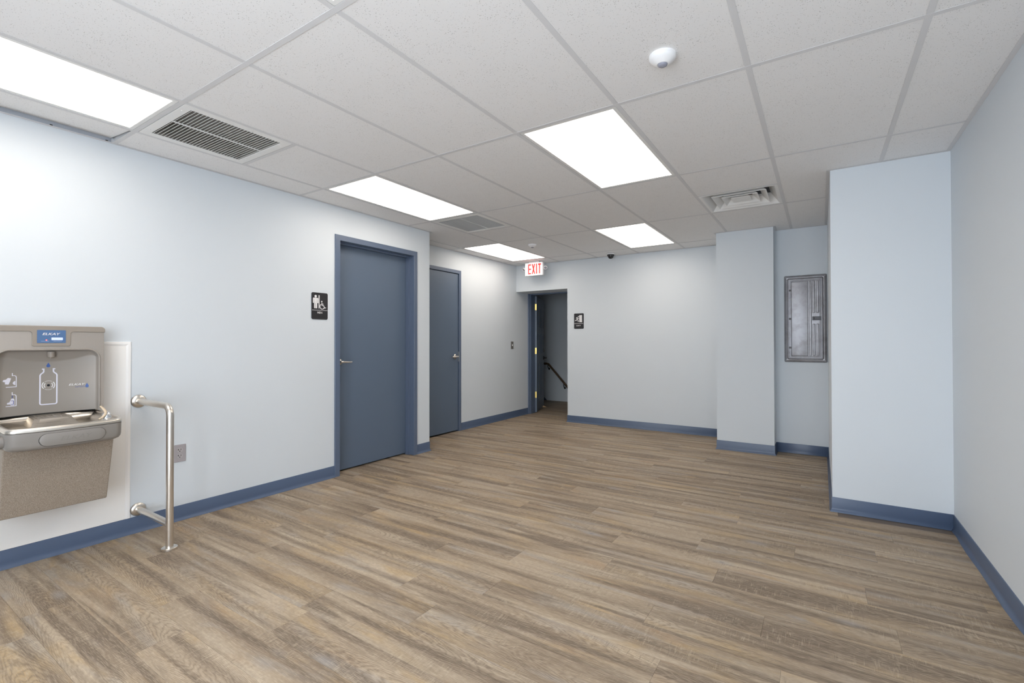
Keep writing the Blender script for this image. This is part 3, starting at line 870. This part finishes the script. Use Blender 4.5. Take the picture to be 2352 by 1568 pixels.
# condensed block capitals, built stroke by stroke
def letter_box(u0, u1, v0, v1): m.fbox(F_E, u0, u1, v0, v1, 0.0002, 0.0016)
v0, v1 = 2.207, 2.357
letter_box(-0.097, -0.079, v0, v1); letter_box(-0.079, -0.045, v1 - 0.021, v1); letter_box(-0.079, -0.045, 2.272, 2.292); letter_box(-0.079, -0.045, v0, v0 + 0.02)
for s in (1, -1):
    c0 = -0.0035
    m.prism([(c0 - s * 0.030, v1), (c0 - s * 0.010, v1), (c0 + s * 0.030, v0), (c0 + s * 0.010, v0)], 0.0002, 0.0016 + 0.0002 * s, F_E)
letter_box(0.040, 0.060, v0, v1); letter_box(0.091, 0.111, v0, v1); letter_box(0.075, 0.128, v1 - 0.021, v1)
m.build('letters', M['exit_red'], face)
m = MB(); m.box(-0.085, 0.085, EY + 0.004, EY + 0.055, 2.377, H); m.build('canopy', M['white_plastic'], e, bevel=0.002)
for s in (-1, 1):
    m = MB(); m.tube([(s * 0.152, EY + 0.024, 2.285), (s * 0.168, EY + 0.024, 2.287)], 0.010, 12)
    cx = s * 0.188; ax = Vector((0.25 * s, -0.75, -0.75)).normalized(); c0 = Vector((cx, EY + 0.022, 2.292))
    m.lathe([(0.002, -0.026), (0.016, -0.022), (0.025, -0.012), (0.0285, 0.0), (0.0285, 0.010), (0.025, 0.010), (0.022, 0.004)], c0, ax, 24)
    hd = m.build('lamp_head', M['white_plastic'], e, smooth=True)
    m = MB(); m.lathe([(0.0235, 0.004), (0.020, 0.009), (0.0, 0.012)], c0, ax, 20); m.build('lens', M['sensor_lens'], hd, smooth=True)

# ================================================================== WALL THINGS
# restroom sign
def plaque(name, fr, u0, u1, v0, v1, label, org):
    e = empty(name, org, label, 'sign')
    m = MB(); m.prism(rrect(u0, u1, v0, v1, 0.013), 0.0005, 0.005, fr)
    b = m.build('board', M['sign_black'], e, bevel=0.0008)
    return e, b
e, bd = plaque('restroom_sign', F_LEFT, 2.414, 2.569, 1.385, 1.613, 'black MEN restroom sign with white man and wheelchair symbols', (0, 2.4915, 1.385))
a, b = 0.0051, 0.0062
m = MB(); m.disc(2.451, 1.5805, 0.0112, a, b, F_LEFT)
m.prism([(2.431, 1.5675), (2.471, 1.5675), (2.4765, 1.562), (2.4765, 1.523), (2.4675, 1.523), (2.4675, 1.553), (2.4655, 1.553), (2.4655, 1.478), (2.4525, 1.478), (2.4525, 1.522), (2.4495, 1.522), (2.4495, 1.478), (2.4365, 1.478), (2.4365, 1.553), (2.4345, 1.553), (2.4345, 1.523), (2.4255, 1.523), (2.4255, 1.562)], a, b, F_LEFT)
m.build('man_symbol', M['sign_white'], bd)
m = MB(); m.fbox(F_LEFT, 2.479, 2.4875, 1.478, 1.591, a, b); m.build('divider', M['sign_white'], bd)
m = MB(); m.disc(2.5095, 1.5385, 0.0062, a, b, F_LEFT, 14)
m.stroke([(2.5105, 1.528), (2.5125, 1.5055), (2.527, 1.5055), (2.539, 1.484), (2.5505, 1.488)], 0.0062, a, b, F_LEFT)
m.stroke([(2.511, 1.5175), (2.527, 1.5175)], 0.005, a, b, F_LEFT)
cc = (2.5135, 1.4955); m.stroke([(cc[0] + 0.0215 * math.cos(math.radians(t)), cc[1] + 0.0215 * math.sin(math.radians(t))) for t in range(115, 345, 12)], 0.0058, a, b, F_LEFT, 8)
m.build('wheelchair_symbol', M['sign_white'], bd)
m = MB(); m.fbox(F_LEFT, 2.4175, 2.5655, 1.4615, 1.4643, a, b); m.build('rule', M['sign_white'], bd)
m = MB(); text(m, 'MEN', 2.467, 2.514, 1.434, 1.451, a, b, F_LEFT, bold=0.006); m.build('lettering', M['sign_white'], bd)

# exit plaque
FB = fshift(F_BACK, dw=-YB)
e, bd = plaque('exit_plaque', FB, 0.547, 0.701, 1.381, 1.607, 'black EXIT plaque with white running man beside the stair doorway', (0.624, YB, 1.381))
Q = lambda px, py: (0.547 + (px - 425) / 485.0 * 0.154, 1.607 - (py - 440) / 810.0 * 0.226)
m = MB(); m.prism([Q(690, 540), Q(832, 530), Q(832, 910), Q(690, 900)], a, b, FB); m.build('door_symbol', M['sign_white'], bd)
m = MB(); m.disc(*Q(652, 612), 0.0085, a, b, FB, 16)
m.stroke([Q(618, 665), Q(578, 755)], 0.017, a, b, FB); m.stroke([Q(610, 650), Q(555, 655), Q(530, 705)], 0.0085, a, b, FB)
m.stroke([Q(620, 670), Q(645, 715), Q(677, 715)], 0.008, a, b, FB)
m.stroke([Q(585, 760), Q(638, 810), Q(636, 890)], 0.0105, a, b, FB); m.stroke([Q(572, 755), Q(545, 808), Q(478, 808)], 0.0105, a, b, FB)
m.build('running_man_symbol', M['sign_white'], bd)
m = MB(); m.fbox(FB, Q(442, 0)[0], Q(885, 0)[0], Q(0, 982)[1], Q(0, 966)[1], a, b); m.build('rule', M['sign_white'], bd)
m = MB(); text(m, 'EXIT', Q(555, 0)[0], Q(768, 0)[0], Q(0, 1118)[1], Q(0, 1056)[1], a, b, FB, bold=0.006); m.build('lettering', M['sign_white'], bd)

# light switch by the doorway
e = empty('light_switch', (XA, 6.22, 1.079), 'small steel switch plate near the stair doorway', 'switch')
m = MB(); m.fbox(FA, 6.184, 6.255, 1.079, 1.195, 0.0003, 0.005); m.build('plate', plain('dull_steel_plate', (0.33, 0.32, 0.31), 0.4, 0.6), e, bevel=0.0015)
m = MB(); m.fbox(FA, 6.213, 6.226, 1.125, 1.150, 0.005, 0.014); m.build('toggle', M['white_plastic'], e, bevel=0.002)
for zz in (1.107, 1.167):
    m = MB(); m.disc(6.2195, zz, 0.004, 0.005, 0.006, FA, 10); m.build('screw', M['satin_nickel'], e)

# power outlet
e = empty('power_outlet', (0, 1.44, 0.391), 'grey duplex outlet behind the steel grab bar', 'outlet')
m = MB(); m.fbox(F_LEFT, 1.403, 1.477, 0.391, 0.506, 0.0003, 0.006); pl = m.build('plate', M['outlet'], e, bevel=0.0025, seg=3)
for zc in (0.4695, 0.4305):
    m = MB(); m.prism([p for p in rrect(1.4235, 1.4575, zc - 0.0145, zc + 0.0145, 0.0105)], 0.006, 0.0078, F_LEFT)
    r = m.build('receptacle', M['outlet_face'], e, bevel=0.0006)
    m = MB(); m.fbox(F_LEFT, 1.4315, 1.4345, zc - 0.001, zc + 0.009, 0.0075, 0.0081); m.fbox(F_LEFT, 1.4275, 1.4315, zc + 0.002, zc + 0.005, 0.0075, 0.0081)
    m.fbox(F_LEFT, 1.4455, 1.4485, zc - 0.0005, zc + 0.0085, 0.0075, 0.0081); m.disc(1.4402, zc - 0.0075, 0.0032, 0.0075, 0.0081, F_LEFT, 12)
    m.build('slots', M['slot'], r)
m = MB(); m.disc(1.440, 0.450, 0.0025, 0.006, 0.007, F_LEFT, 10); m.build('screw', M['outlet_face'], e)

# electrical panel
FP = fshift(F_BACK, dw=-YP)
PX0, PX1, PZ0, PZ1 = 3.278, 3.663, 0.971, 1.893
e = empty('electrical_panel', ((PX0 + PX1) / 2, YP, PZ0), 'grey metal electrical breaker panel with ribbed door in the alcove', 'electrical panel')
m = MB()
m.rings([[FP(u, v, w_) for u, v in rrect(PX0 + i_, PX1 - i_, PZ0 + i_, PZ1 - i_, 0.012)] for i_, w_ in ((0.0, 0.001), (0.0, 0.010), (0.006, 0.017), (0.022, 0.024), (0.030, 0.022), (0.036, 0.012), (0.040, 0.012))], (True, True))
m.build('cover', M['panel'], e, smooth=True, angle=30)
m = MB()
m.rings([[FP(u, v, w_) for u, v in rrect(PX0 + 0.040 + i_, PX1 - 0.036 - i_, PZ0 + 0.038 + i_, PZ1 - 0.036 - i_, 0.008)] for i_, w_ in ((0.0, 0.012), (0.0, 0.020), (0.004, 0.024), (0.010, 0.0245), (0.013, 0.021), (0.018, 0.021), (0.021, 0.025), (0.025, 0.0255), (0.028, 0.022))], (True, True))
pd_ = m.build('panel_door', M['panel'], e, smooth=True, angle=30)
for (u0, u1, v0, v1, nm) in ((3.344, 3.496, 1.04, 1.825, 'flat'), (3.505, 3.528, 1.04, 1.825, 'rib'), (3.536, 3.560, 1.49, 1.825, 'rib'), (3.570, 3.594, 1.49, 1.825, 'rib'), (3.536, 3.560, 1.04, 1.375, 'rib'), (3.570, 3.594, 1.04, 1.375, 'rib')):
    m = MB(); m.rings([[FP(u, v, w_) for u, v in rrect(u0 + i_, u1 - i_, v0 + i_, v1 - i_, 0.004, 3)] for i_, w_ in ((-0.002, 0.0221), (0.0005, 0.0225), (0.004, 0.0275), (0.006, 0.028))], (False, True))
    m.build('raised_flat' if nm == 'flat' else 'rib', M['panel'], pd_, smooth=True, angle=30)
m = MB(); m.fbox(FP, 3.533, 3.611, 1.412, 1.452, 0.0222, 0.030); lt = m.build('latch', plain('latch_dark', (0.075, 0.078, 0.092), 0.4), pd_, bevel=0.002)
m = MB(); m.fbox(FP, 3.545, 3.553, 1.420, 1.444, 0.030, 0.0315); m.build('thumb_slide', M['slot'], e)
for zz in (1.735, 1.433, 1.125):
    m = MB(); m.fbox(FP, 3.322, 3.343, zz - 0.010, zz + 0.010, 0.0225, 0.0285); m.build('hinge', M['panel_dark'], e, bevel=0.002)
for u, v in ((PX0 + 0.018, PZ1 - 0.02), (PX1 - 0.018, PZ1 - 0.02), (PX0 + 0.018, 1.433), (PX1 - 0.018, 1.433), (PX0 + 0.018, PZ0 + 0.022), (PX1 - 0.018, PZ0 + 0.022)):
    m = MB(); m.disc(u, v, 0.0038, 0.021, 0.0255, FP, 12); m.build('screw', M['outlet_face'], e)

# white splash board behind the fountain
e = empty('splash_board', (0, 0.6, 0.1), 'white textured wall board behind the drinking fountain', 'wall board')
m = MB(); m.fbox(F_LEFT, 0.05, 1.150, 0.101, 1.173, 0.0002, 0.004); m.build('board', M['frp'], e)
m = MB()
for i_ in (0,):
    R = [[(w_, y_, z_) for w_, y_, z_ in ring] for ring in (
        [(0.0002, 1.171, 0.101), (0.007, 1.170, 0.101), (0.0075, 1.158, 0.101), (0.0045, 1.146, 0.101), (0.0002, 1.146, 0.101)],
        [(0.0002, 1.171, 1.194), (0.007, 1.170, 1.193), (0.0075, 1.158, 1.181), (0.0045, 1.146, 1.169), (0.0002, 1.146, 1.169)],
        [(0.0002, 0.05, 1.194), (0.007, 0.05, 1.193), (0.0075, 0.05, 1.181), (0.0045, 0.05, 1.169), (0.0002, 0.05, 1.169)])]
    m.rings(R)
m.build('edge_trim', M['frp_trim'], e)

# grab bar
GY, GX = 1.213, 0.452
e = empty('grab_bar', (GX, GY, 0), 'brushed steel grab bar bent from the wall down to the floor', 'grab bar')
R_ = 0.0190; bend = 0.055; zt = 0.820
path = [(0.004, GY, zt)] + [(GX - bend + bend * math.sin(math.radians(t)), GY, zt - bend + bend * math.cos(math.radians(t))) for t in range(0, 91, 9)] + [(GX, GY, 0.003)]
m = MB(); m.tube(path, R_, 24); m.build('rail', M['tube'], e, smooth=True)
m = MB(); m.tube([(0.004, GY, 0.143), (GX - 0.012, GY, 0.143)], R_ * 0.98, 24); m.build('lower_rail', M['tube'], e, smooth=True)
for c0, ax in (((0.0006, GY, zt), (1, 0, 0)), ((0.0006, GY, 0.143), (1, 0, 0)), ((GX, GY, 0.0005), (0, 0, 1))):
    m = MB(); m.lathe([(0.041, 0), (0.041, 0.004), (0.037, 0.010), (0.026, 0.015), (0.0192, 0.016)] if ax[0] else [(0.040, 0), (0.040, 0.010), (0.038, 0.012), (0.0192, 0.0125)], c0, ax, 36)
    m.build('flange', M['tube'], e, smooth=True)

# ------------------------------------------------------------------ drinking fountain with bottle filler
YCN = 0.784
df = empty('drinking_fountain', (0.0, YCN, 0.31), 'stainless wall drinking fountain with bottle filler station and blue display', 'drinking fountain')
HWF = 0.228; XFACE = 0.100; XREC = 0.036; ZB, ZTF = 0.804, 1.262
def xrec(y): return XFACE - 0.020 - 0.046 * max(0.0, 1 - ((y - YCN) / 0.208) ** 2)
F_REC = lambda u, v, w_: (xrec(u - (xrec(u) - 0.036) * 0.28) + w_ - XREC, u - (xrec(u) - 0.036) * 0.28, v)      # printed marks follow the curved back
def ztop_at(u): return 1.152 if abs(u) <= 0.153 else 1.097 + math.sqrt(max(0.0, 0.055 ** 2 - (abs(u) - 0.153) ** 2))
def fdepth(y, z):
    u = abs(y - YCN); r = 0.055; hwid, ztop = 0.208, 1.152
    # distance inside the recess outline (rounded top corners, open bottom)
    if u > hwid - r and z > ztop - r: d = r - math.hypot(u - (hwid - r), z - (ztop - r))
    else: d = min(hwid - u, ztop - z)
    if d <= 0: return XFACE
    sm = lambda t: max(0.0, min(1.0, t)) ** 2 * (3 - 2 * max(0.0, min(1.0, t)))
    side = sm((hwid - u) / 0.010)
    wt = 0.016 + 0.052 * max(0.0, 1 - (u / 0.205) ** 2)
    top_ = max(0.0, min(1.0, (ztop_at(u) - z) / wt)) ** 0.8
    k_ = min(sm(d / 0.012) * 0.25 + 0.75 * min(1.0, top_), 1.0)
    return XFACE - (XFACE - xrec(y)) * min(max(side, 0.0), k_)
HWR, ZTR, RR = 0.208, 1.152, 0.055
def ztop(u):
    u = abs(u)
    return ZTR if u <= HWR - RR else ZTR - RR + math.sqrt(max(0.0, RR * RR - (u - (HWR - RR)) ** 2))
us = [HWR * math.sin(math.pi / 2 * (-1 + 2 * i / 64.0)) for i in range(65)]
outline = [(YCN + u, ztop(u)) for u in us]
m = MB()
m.prism([(YCN - HWF, ZB), (YCN - HWR, ZB)] + outline + [(YCN + HWR, ZB), (YCN + HWF, ZB), (YCN + HWF, ZTF), (YCN - HWF, ZTF)], 0.088, XFACE, F_LEFT)
m.box(0.009, 0.088, YCN - HWF, YCN - HWF + 0.004, ZB, ZTF); m.box(0.009, 0.088, YCN + HWF - 0.004, YCN + HWF, ZB, ZTF)
m.build('filler_face', M['steel_panel'], df, bevel=0.0012)
m = MB(); nr = 70; vs = []; fs = []
for u in us:
    for j in range(nr + 1):
        t = 1 - (1 - j / nr) ** 1.6; z = ZB + (ztop(u) - ZB) * t
        vs.append((fdepth(YCN + u, z), YCN + u, z))
for i in range(64):
    for j in range(nr):
        p = i * (nr + 1) + j; fs.append((p, p + nr + 1, p + nr + 2, p + 1))
m.add(vs, fs); m.build('recess_liner', M['liner'], df, smooth=True, angle=60)
m = MB(); m.tube([(XFACE - 0.001, YCN - HWR, ZB)] + [(XFACE - 0.001, y, z) for y, z in outline] + [(XFACE - 0.001, YCN + HWR, ZB)], 0.0055, 10)
m.build('recess_rim', M['liner'], df, smooth=True, angle=60)
m = MB(); m.box(0.010, 0.030, YCN - 0.21, YCN + 0.21, 0.780, 0.806); m.build('shadow_gap', M['groove'], df)  # dark box standing in for the shade between filler and basin
# taupe cap with display bezel
pts = [(YCN - HWF - 0.003, 1.248)]
def arc(cx, cy, r, a0, a1, n=6): return [(cx + r * math.cos(math.radians(a0 + (a1 - a0) * i / n)), cy + r * math.sin(math.radians(a0 + (a1 - a0) * i / n))) for i in range(n + 1)]
pts += arc(0.697, 1.236, 0.013, 90, 0) + arc(0.719, 1.179, 0.0095, 180, 270) + arc(0.855, 1.179, 0.0095, 270, 360) + arc(0.878, 1.236, 0.013, 180, 90)
pts += [(YCN + HWF + 0.003, 1.248)] + arc(YCN + HWF + 0.003 - 0.018, 1.262, 0.018, 0, 90) + arc(YCN - HWF - 0.003 + 0.018, 1.262, 0.018, 90, 180)
m = MB(); m.prism(pts, 0.009, 0.1065, F_LEFT); cap = m.build('top_cap', M['taupe'], df, bevel=0.003, seg=3)
m = MB(); m.prism(rrect(0.7275, 0.8445, 1.186, 1.2585, 0.004), 0.1045, 0.1072, F_LEFT); m.build('display_lip', M['apron'], cap)
m = MB(); m.prism(rrect(0.729, 0.843, 1.188, 1.257, 0.003), 0.1060, 0.1076, F_LEFT); disp = m.build('display', M['display'], df)
dw0, dw1 = 0.1077, 0.1080
m = MB(); text(m, 'ELKAY', 0.749, 0.821, 1.230, 1.2425, dw0, dw1, F_LEFT, shear=0.3, bold=0.015); m.build('lettering', M['sign_white'], disp)
m = MB(); m.prism(rrect(0.785, 0.831, 1.203, 1.217, 0.002), dw0, dw1, F_LEFT); m.build('counter_window', M['counter'], disp)
m = MB(); m.disc(0.765, 1.2032, 0.0030, dw0, 0.1085, F_LEFT, 14); m.build('indicator', M['red_led'], disp)
m = MB(); m.fbox(F_LEFT, 0.744, 0.775, 1.1965, 1.1985, dw0, dw1); m.fbox(F_LEFT, 0.793, 0.827, 1.1965, 1.1985, dw0, dw1); m.build('caption', plain('caption_blue', (0.30, 0.40, 0.60), 0.5), disp)
# nozzle
m = MB(); m.lathe([(0.017, 0.0), (0.0165, 0.02), (0.0145, 0.030), (0.010, 0.033), (0.007, 0.031)], (0.068, 0.793, 1.140), (0, 0, -1), 24); nz_ = m.build('nozzle', M['taupe'], df, smooth=True)
m = MB(); m.lathe([(0.006, 0.030), (0.005, 0.035), (0.002, 0.036)], (0.068, 0.793, 1.140), (0, 0, -1), 12); m.build('spout', M['chrome'], nz_, smooth=True)
# printed marks in the recess
g0, g1 = XREC + 0.0004, XREC + 0.0010
def drop(mb, u, v, h):
    r = h * 0.31; pts = [(u, v + h)]
    for t in range(30, -211, -20): pts.append((u + r * math.cos(math.radians(t)), v + r + r * math.sin(math.radians(t))))
    return mb.prism(pts[:1] + pts[1:], g0, g1, F_REC)
m = MB(); drop(m, 0.789, 1.053, 0.026); m.build('drop_mark', M['print_blue'], df)
m = MB()
for s in (-1, 1):
    c_ = 0.7905; X_ = lambda o: c_ + s * o
    m.stroke([(X_(0.027), 1.0445), (X_(0.0195), 1.0445), (X_(0.0195), 1.031), (X_(0.0215), 1.026), (X_(0.031), 1.017), (X_(0.034), 1.010), (X_(0.034), 0.858), (X_(0.032), 0.853), (X_(0.027), 0.8505), (X_(0.0), 0.8505)], 0.0062, g0, g1, F_REC)
m.build('bottle_mark', M['print_white'], df)
m = MB()
for r_, wd in ((0.0255, 0.0042), (0.0170, 0.0038)):
    for a0 in (0, 180):
        m.stroke([(0.790 + r_ * math.cos(math.radians(a0 + t)), 0.9545 + r_ * math.sin(math.radians(a0 + t))) for t in range(-42, 43, 12)], wd, g0, g1, F_REC, 8)
for a0 in (90, 270):
    for t in range(-34, 35, 8):
        t0 = math.radians(a0 + t); t1 = math.radians(a0 + t + 5)
        m.stroke([(0.790 + 0.0245 * math.cos(t0), 0.9545 + 0.0245 * math.sin(t0)), (0.790 + 0.0245 * math.cos(t1), 0.9545 + 0.0245 * math.sin(t1))], 0.0022, g0, g1, F_REC, 6)
m.build('sensor_mark', M['sign_white'], df)
m = MB(); m.disc(0.790, 0.9545, 0.0062, g0, XREC + 0.002, F_REC, 18); m.build('sensor_eye', M['lens_black'], df)
def icon_spout(mb, dv):
    mb.stroke([(0.6525, 1.030 + dv), (0.6525, 1.0165 + dv), (0.661, 1.0165 + dv), (0.6655, 1.013 + dv), (0.667, 1.006 + dv), (0.667, 0.9575 + dv), (0.630, 0.9575 + dv)], 0.0034, g0, g1, F_REC, 8)
m = MB(); icon_spout(m, 0.0)
m.prism([(0.618, 0.988), (0.621, 0.996), (0.630, 0.998), (0.637, 1.006), (0.648, 1.003), (0.645, 0.988), (0.639, 0.971), (0.626, 0.974), (0.627, 0.983)], g0, g1, F_REC)
m.prism([(0.6635, 0.966), (0.6635, 0.989), (0.657, 0.985), (0.6535, 0.9775), (0.657, 0.970)], g0, g1, F_REC)
m.build('hand_icon', M['print_white'], df)
m = MB(); icon_spout(m, -0.1); m.prism([(0.648, 0.891), (0.650, 0.897), (0.6575, 0.897), (0.661, 0.890), (0.661, 0.861), (0.648, 0.861), (0.646, 0.867), (0.634, 0.868), (0.635, 0.876), (0.643, 0.878)], g0, g1, F_REC)
m.build('bottle_icon', M['print_white'], df)
m = MB(); m.fbox(F_REC, 0.651, 0.6545, 0.899, 0.912, g0, g1); g0_, g1_ = XREC + 0.0011, XREC + 0.0014
m.fbox(F_REC, 0.648, 0.658, 0.884, 0.8865, g0_, g1_); m.fbox(F_REC, 0.648, 0.658, 0.865, 0.8675, g0_, g1_); m.fbox(F_REC, 0.656, 0.6585, 0.8675, 0.884, g0_, g1_); m.build('water_mark', M['print_navy'], df)
m = MB(); text(m, 'ELKAY', 0.874, 0.947, 0.947, 0.9575, g0, g1, F_REC, shear=0.35, bold=0.01); m.build('logo_lettering', M['sign_white'], df)
m = MB(); text(m, 'ezH2O', 0.902, 0.943, 0.9345, 0.9435, g0, g1, F_REC, bold=0.0); m.build('logo_caption', M['print_navy'], df)
m = MB(); drop(m, 0.9545, 0.932, 0.0255); m.build('logo_drop', M['print_blue'], df)

# basin
def basin_ring(d, z, slope=True):
    hw = 0.2225 - d; xb = 0.035 + max(d, 0) * 0.6; xf = 0.438 - d; r = max(0.045 - d * 0.5, 0.012); yc = 0.780; bow = 0.020
    pts = [(xb, yc - hw)]
    n = 8
    for i in range(n + 1):
        t = math.radians(-90 + 80.0 * i / n); pts.append((xf - r + r * math.cos(t) * 1.0, yc - hw + r + r * math.sin(t)))
    x1, y1 = pts[-1]
    for i in range(1, 16):
        t = i / 16.0; y = y1 + (2 * yc - 2 * y1) * t; pts.append((x1 + bow * (1 - (2 * t - 1) ** 2), y))
    for i in range(n + 1):
        t = math.radians(10 + 80.0 * i / n); pts.append((xf - r + r * math.cos(t), yc + hw - r + r * math.sin(t)))
    pts.append((xb, yc + hw))
    return [(x, y, z + (0.016 * (0.45 - x) / 0.4 if slope else 0)) for x, y in pts]
m = MB(); m.rings([basin_ring(0.05, 0.668), basin_ring(0.022, 0.670), basin_ring(0.009, 0.677), basin_ring(0.003, 0.688), basin_ring(0.001, 0.70), basin_ring(0.0, 0.757), basin_ring(0.004, 0.759)], (True, False))
apron = m.build('apron', M['apron'], df, smooth=True, angle=50)
m = MB(); m.rings([basin_ring(0.006, 0.759), basin_ring(-0.001, 0.7605), basin_ring(-0.0015, 0.770), basin_ring(0.001, 0.777), basin_ring(0.006, 0.7805), basin_ring(0.013, 0.781), basin_ring(0.018, 0.778), basin_ring(0.024, 0.770), basin_ring(0.034, 0.752), basin_ring(0.046, 0.743), basin_ring(0.065, 0.739), basin_ring(0.10, 0.737)], (False, True))
basin = m.build('basin', M['steel'], df, smooth=True, angle=60)
m = MB()
R = []
for x1_, hw_, z_ in ((0.235, 0.100, 0.744), (0.190, 0.082, 0.772), (0.170, 0.074, 0.788), (0.150, 0.070, 0.791)):
    R.append([(0.050, YCN - hw_, z_ + 0.004), (x1_ - 0.02, YCN - hw_, z_), (x1_, YCN - hw_ + 0.02, z_), (x1_, YCN + hw_ - 0.02, z_), (x1_ - 0.02, YCN + hw_, z_), (0.050, YCN + hw_, z_ + 0.004)])
m.rings(R, (False, True))
m.build('splash_step', M['steel'], df, smooth=True, angle=25)
for i in range(6):
    m = MB(); yv = YCN - 0.06 + i * 0.024; m.tube([(0.085, yv, 0.794), (0.140, yv, 0.791), (0.165, yv, 0.786)], [0.004, 0.005, 0.002], 10); m.build('ridge', M['steel'], df, smooth=True)
m = MB(); m.lathe([(0.032, 0.0), (0.030, 0.003), (0.024, 0.0035), (0.0, 0.001)], (0.30, 0.76, 0.7425), (0, 0, 1), 24); m.build('drain', M['chrome'], df, smooth=True)
# push bars on front and left side
def stadium(u0, u1, v0, v1, seg=10): return rrect(u0, u1, v0, v1, (v1 - v0) / 2 - 1e-4, seg)
def front_x(y):
    t = (y - 0.5947) / 0.3706; return 0.4373 + 0.020 * (1 - (2 * t - 1) ** 2)
for nm, g, wout, mat_ in (('push_bar_seam', 0.0022, 0.0006, 'groove'), ('push_bar', 0.0, 0.0042, 'apron')):
    m = MB(); rs = []; u0, u1, vc, hh = 0.668 - g, 0.920 + g, 0.717, 0.030 + g
    for i in range(61):
        t = i / 60.0; u = u0 + (u1 - u0) * (0.5 - 0.5 * math.cos(math.pi * t)); e_ = max(0.0, hh - min(u - u0, u1 - u))
        h_ = max(math.sqrt(max(hh * hh - e_ * e_, 0.0)), 0.0008); f_ = front_x(u)
        c_ = min(0.003, h_ * 0.5)
        rs.append([(f_ - 0.008, u, vc - h_), (f_ + wout - 0.0012, u, vc - h_), (f_ + wout, u, vc - h_ + c_), (f_ + wout, u, vc + h_ - c_), (f_ + wout - 0.0012, u, vc + h_), (f_ - 0.008, u, vc + h_)])
    m.rings(rs); pb = m.build(nm, M[mat_], df, smooth=True, angle=40)
m = MB(); F_PB = lambda u, v, w_: (front_x(u) + 0.0043 + w_, u, v)
text(m, 'ELKAY', 0.742, 0.865, 0.706, 0.727, 0.0, 0.0004, F_PB, shear=0.3); m.build('embossed_lettering', M['emboss'], pb)
m = MB(); F_SIDE = lambda u, v, w_: (u, 0.5575 - w_, v)
m.prism(stadium(0.16, 0.40, 0.690, 0.750), -0.003, 0.012, F_SIDE); m.build('side_push_bar', M['apron'], df, bevel=0.003)
# bubbler
BX, BY = 0.375, 0.942
m = MB(); m.lathe([(0.030, 0.0), (0.030, 0.016), (0.024, 0.020), (0.022, 0.034), (0.021, 0.052), (0.018, 0.066), (0.011, 0.076), (0.0, 0.079)], (BX, BY, 0.742), (0.12, 0.0, 1.0), 26); bub = m.build('bubbler', M['chrome'], df, smooth=True)
m = MB(); m.tube([(BX + 0.038, BY - 0.040, 0.785), (BX + 0.038, BY - 0.024, 0.794), (BX + 0.034, BY - 0.012, 0.808), (BX + 0.030, BY - 0.010, 0.822), (BX + 0.026, BY - 0.018, 0.836), (BX + 0.022, BY - 0.030, 0.853)], [0.005, 0.006, 0.0065, 0.0065, 0.006, 0.004], 12)
m.build('mouth_guard', M['beige'], df, smooth=True)
# cooler skirt
y0, y1 = 0.572, 1.000
m = MB(); m.add([(0.009, y0, 0.33), (0.215, y0 + 0.004, 0.312), (0.215, y1 - 0.004, 0.312), (0.009, y1, 0.33), (0.009, y0, 0.675), (0.305, y0, 0.675), (0.305, y1, 0.675), (0.009, y1, 0.675)],
                [(0, 3, 2, 1), (4, 5, 6, 7), (0, 1, 5, 4), (1, 2, 6, 5), (2, 3, 7, 6), (3, 0, 4, 7)])
m.build('cooler_skirt', M['granite'], df, bevel=0.006, seg=3)

# ------------------------------------------------------------------ stairwell things
RY = YS - 0.06
e = empty('handrail', (-1.02, YS, 0.6), 'dark wooden handrail on the stairwell wall seen through the doorway', 'handrail')
m = MB(); m.tube([(-1.75, RY, 0.742), (-1.06, RY, 0.748), (-1.02, RY, 0.74), (-0.2, RY, -0.115 + 0.0)], 0.021, 12); m.build('rail', M['oak'], e, smooth=True, angle=60)
for (x, z) in ((-1.035, 0.742), (-0.68, 0.37)):
    m = MB(); m.tube([(x, YS - 0.001, z - 0.10), (x, YS - 0.03, z - 0.095), (x, RY, z - 0.05), (x, RY, z - 0.018)], 0.007, 8)
    m.lathe([(0.022, 0), (0.022, 0.005), (0.01, 0.007)], (x, YS - 0.0005, z - 0.10), (0, -1, 0), 14)
    m.build('bracket', M['iron'], e, smooth=True)
m = MB(); FS = fshift(F_BACK, dw=-YS)
m.prism([(-1.9, 0.001), (-1.09, 0.001), (-1.18, 0.085), (-1.9, 0.085)], 0.0005, 0.012, FS)
struct(m, 'baseboard_stairwell', M['base'], 'dark blue skirting end on the stairwell wall', 'baseboard')
m = MB(); m.add([(-0.655, 7.50, 0.0005), (-0.575, 7.53, 0.0005), (-0.590, 7.565, 0.0005), (-0.670, 7.535, 0.0005), (-0.657, 7.505, 0.038), (-0.672, 7.54, 0.038)], [(0, 3, 2, 1), (0, 1, 4), (1, 2, 5, 4), (2, 3, 5), (3, 0, 4, 5)])
tag(m.build('door_wedge', M['wedge']), 'pale wooden door wedge on the floor at the open stair door', 'door wedge')
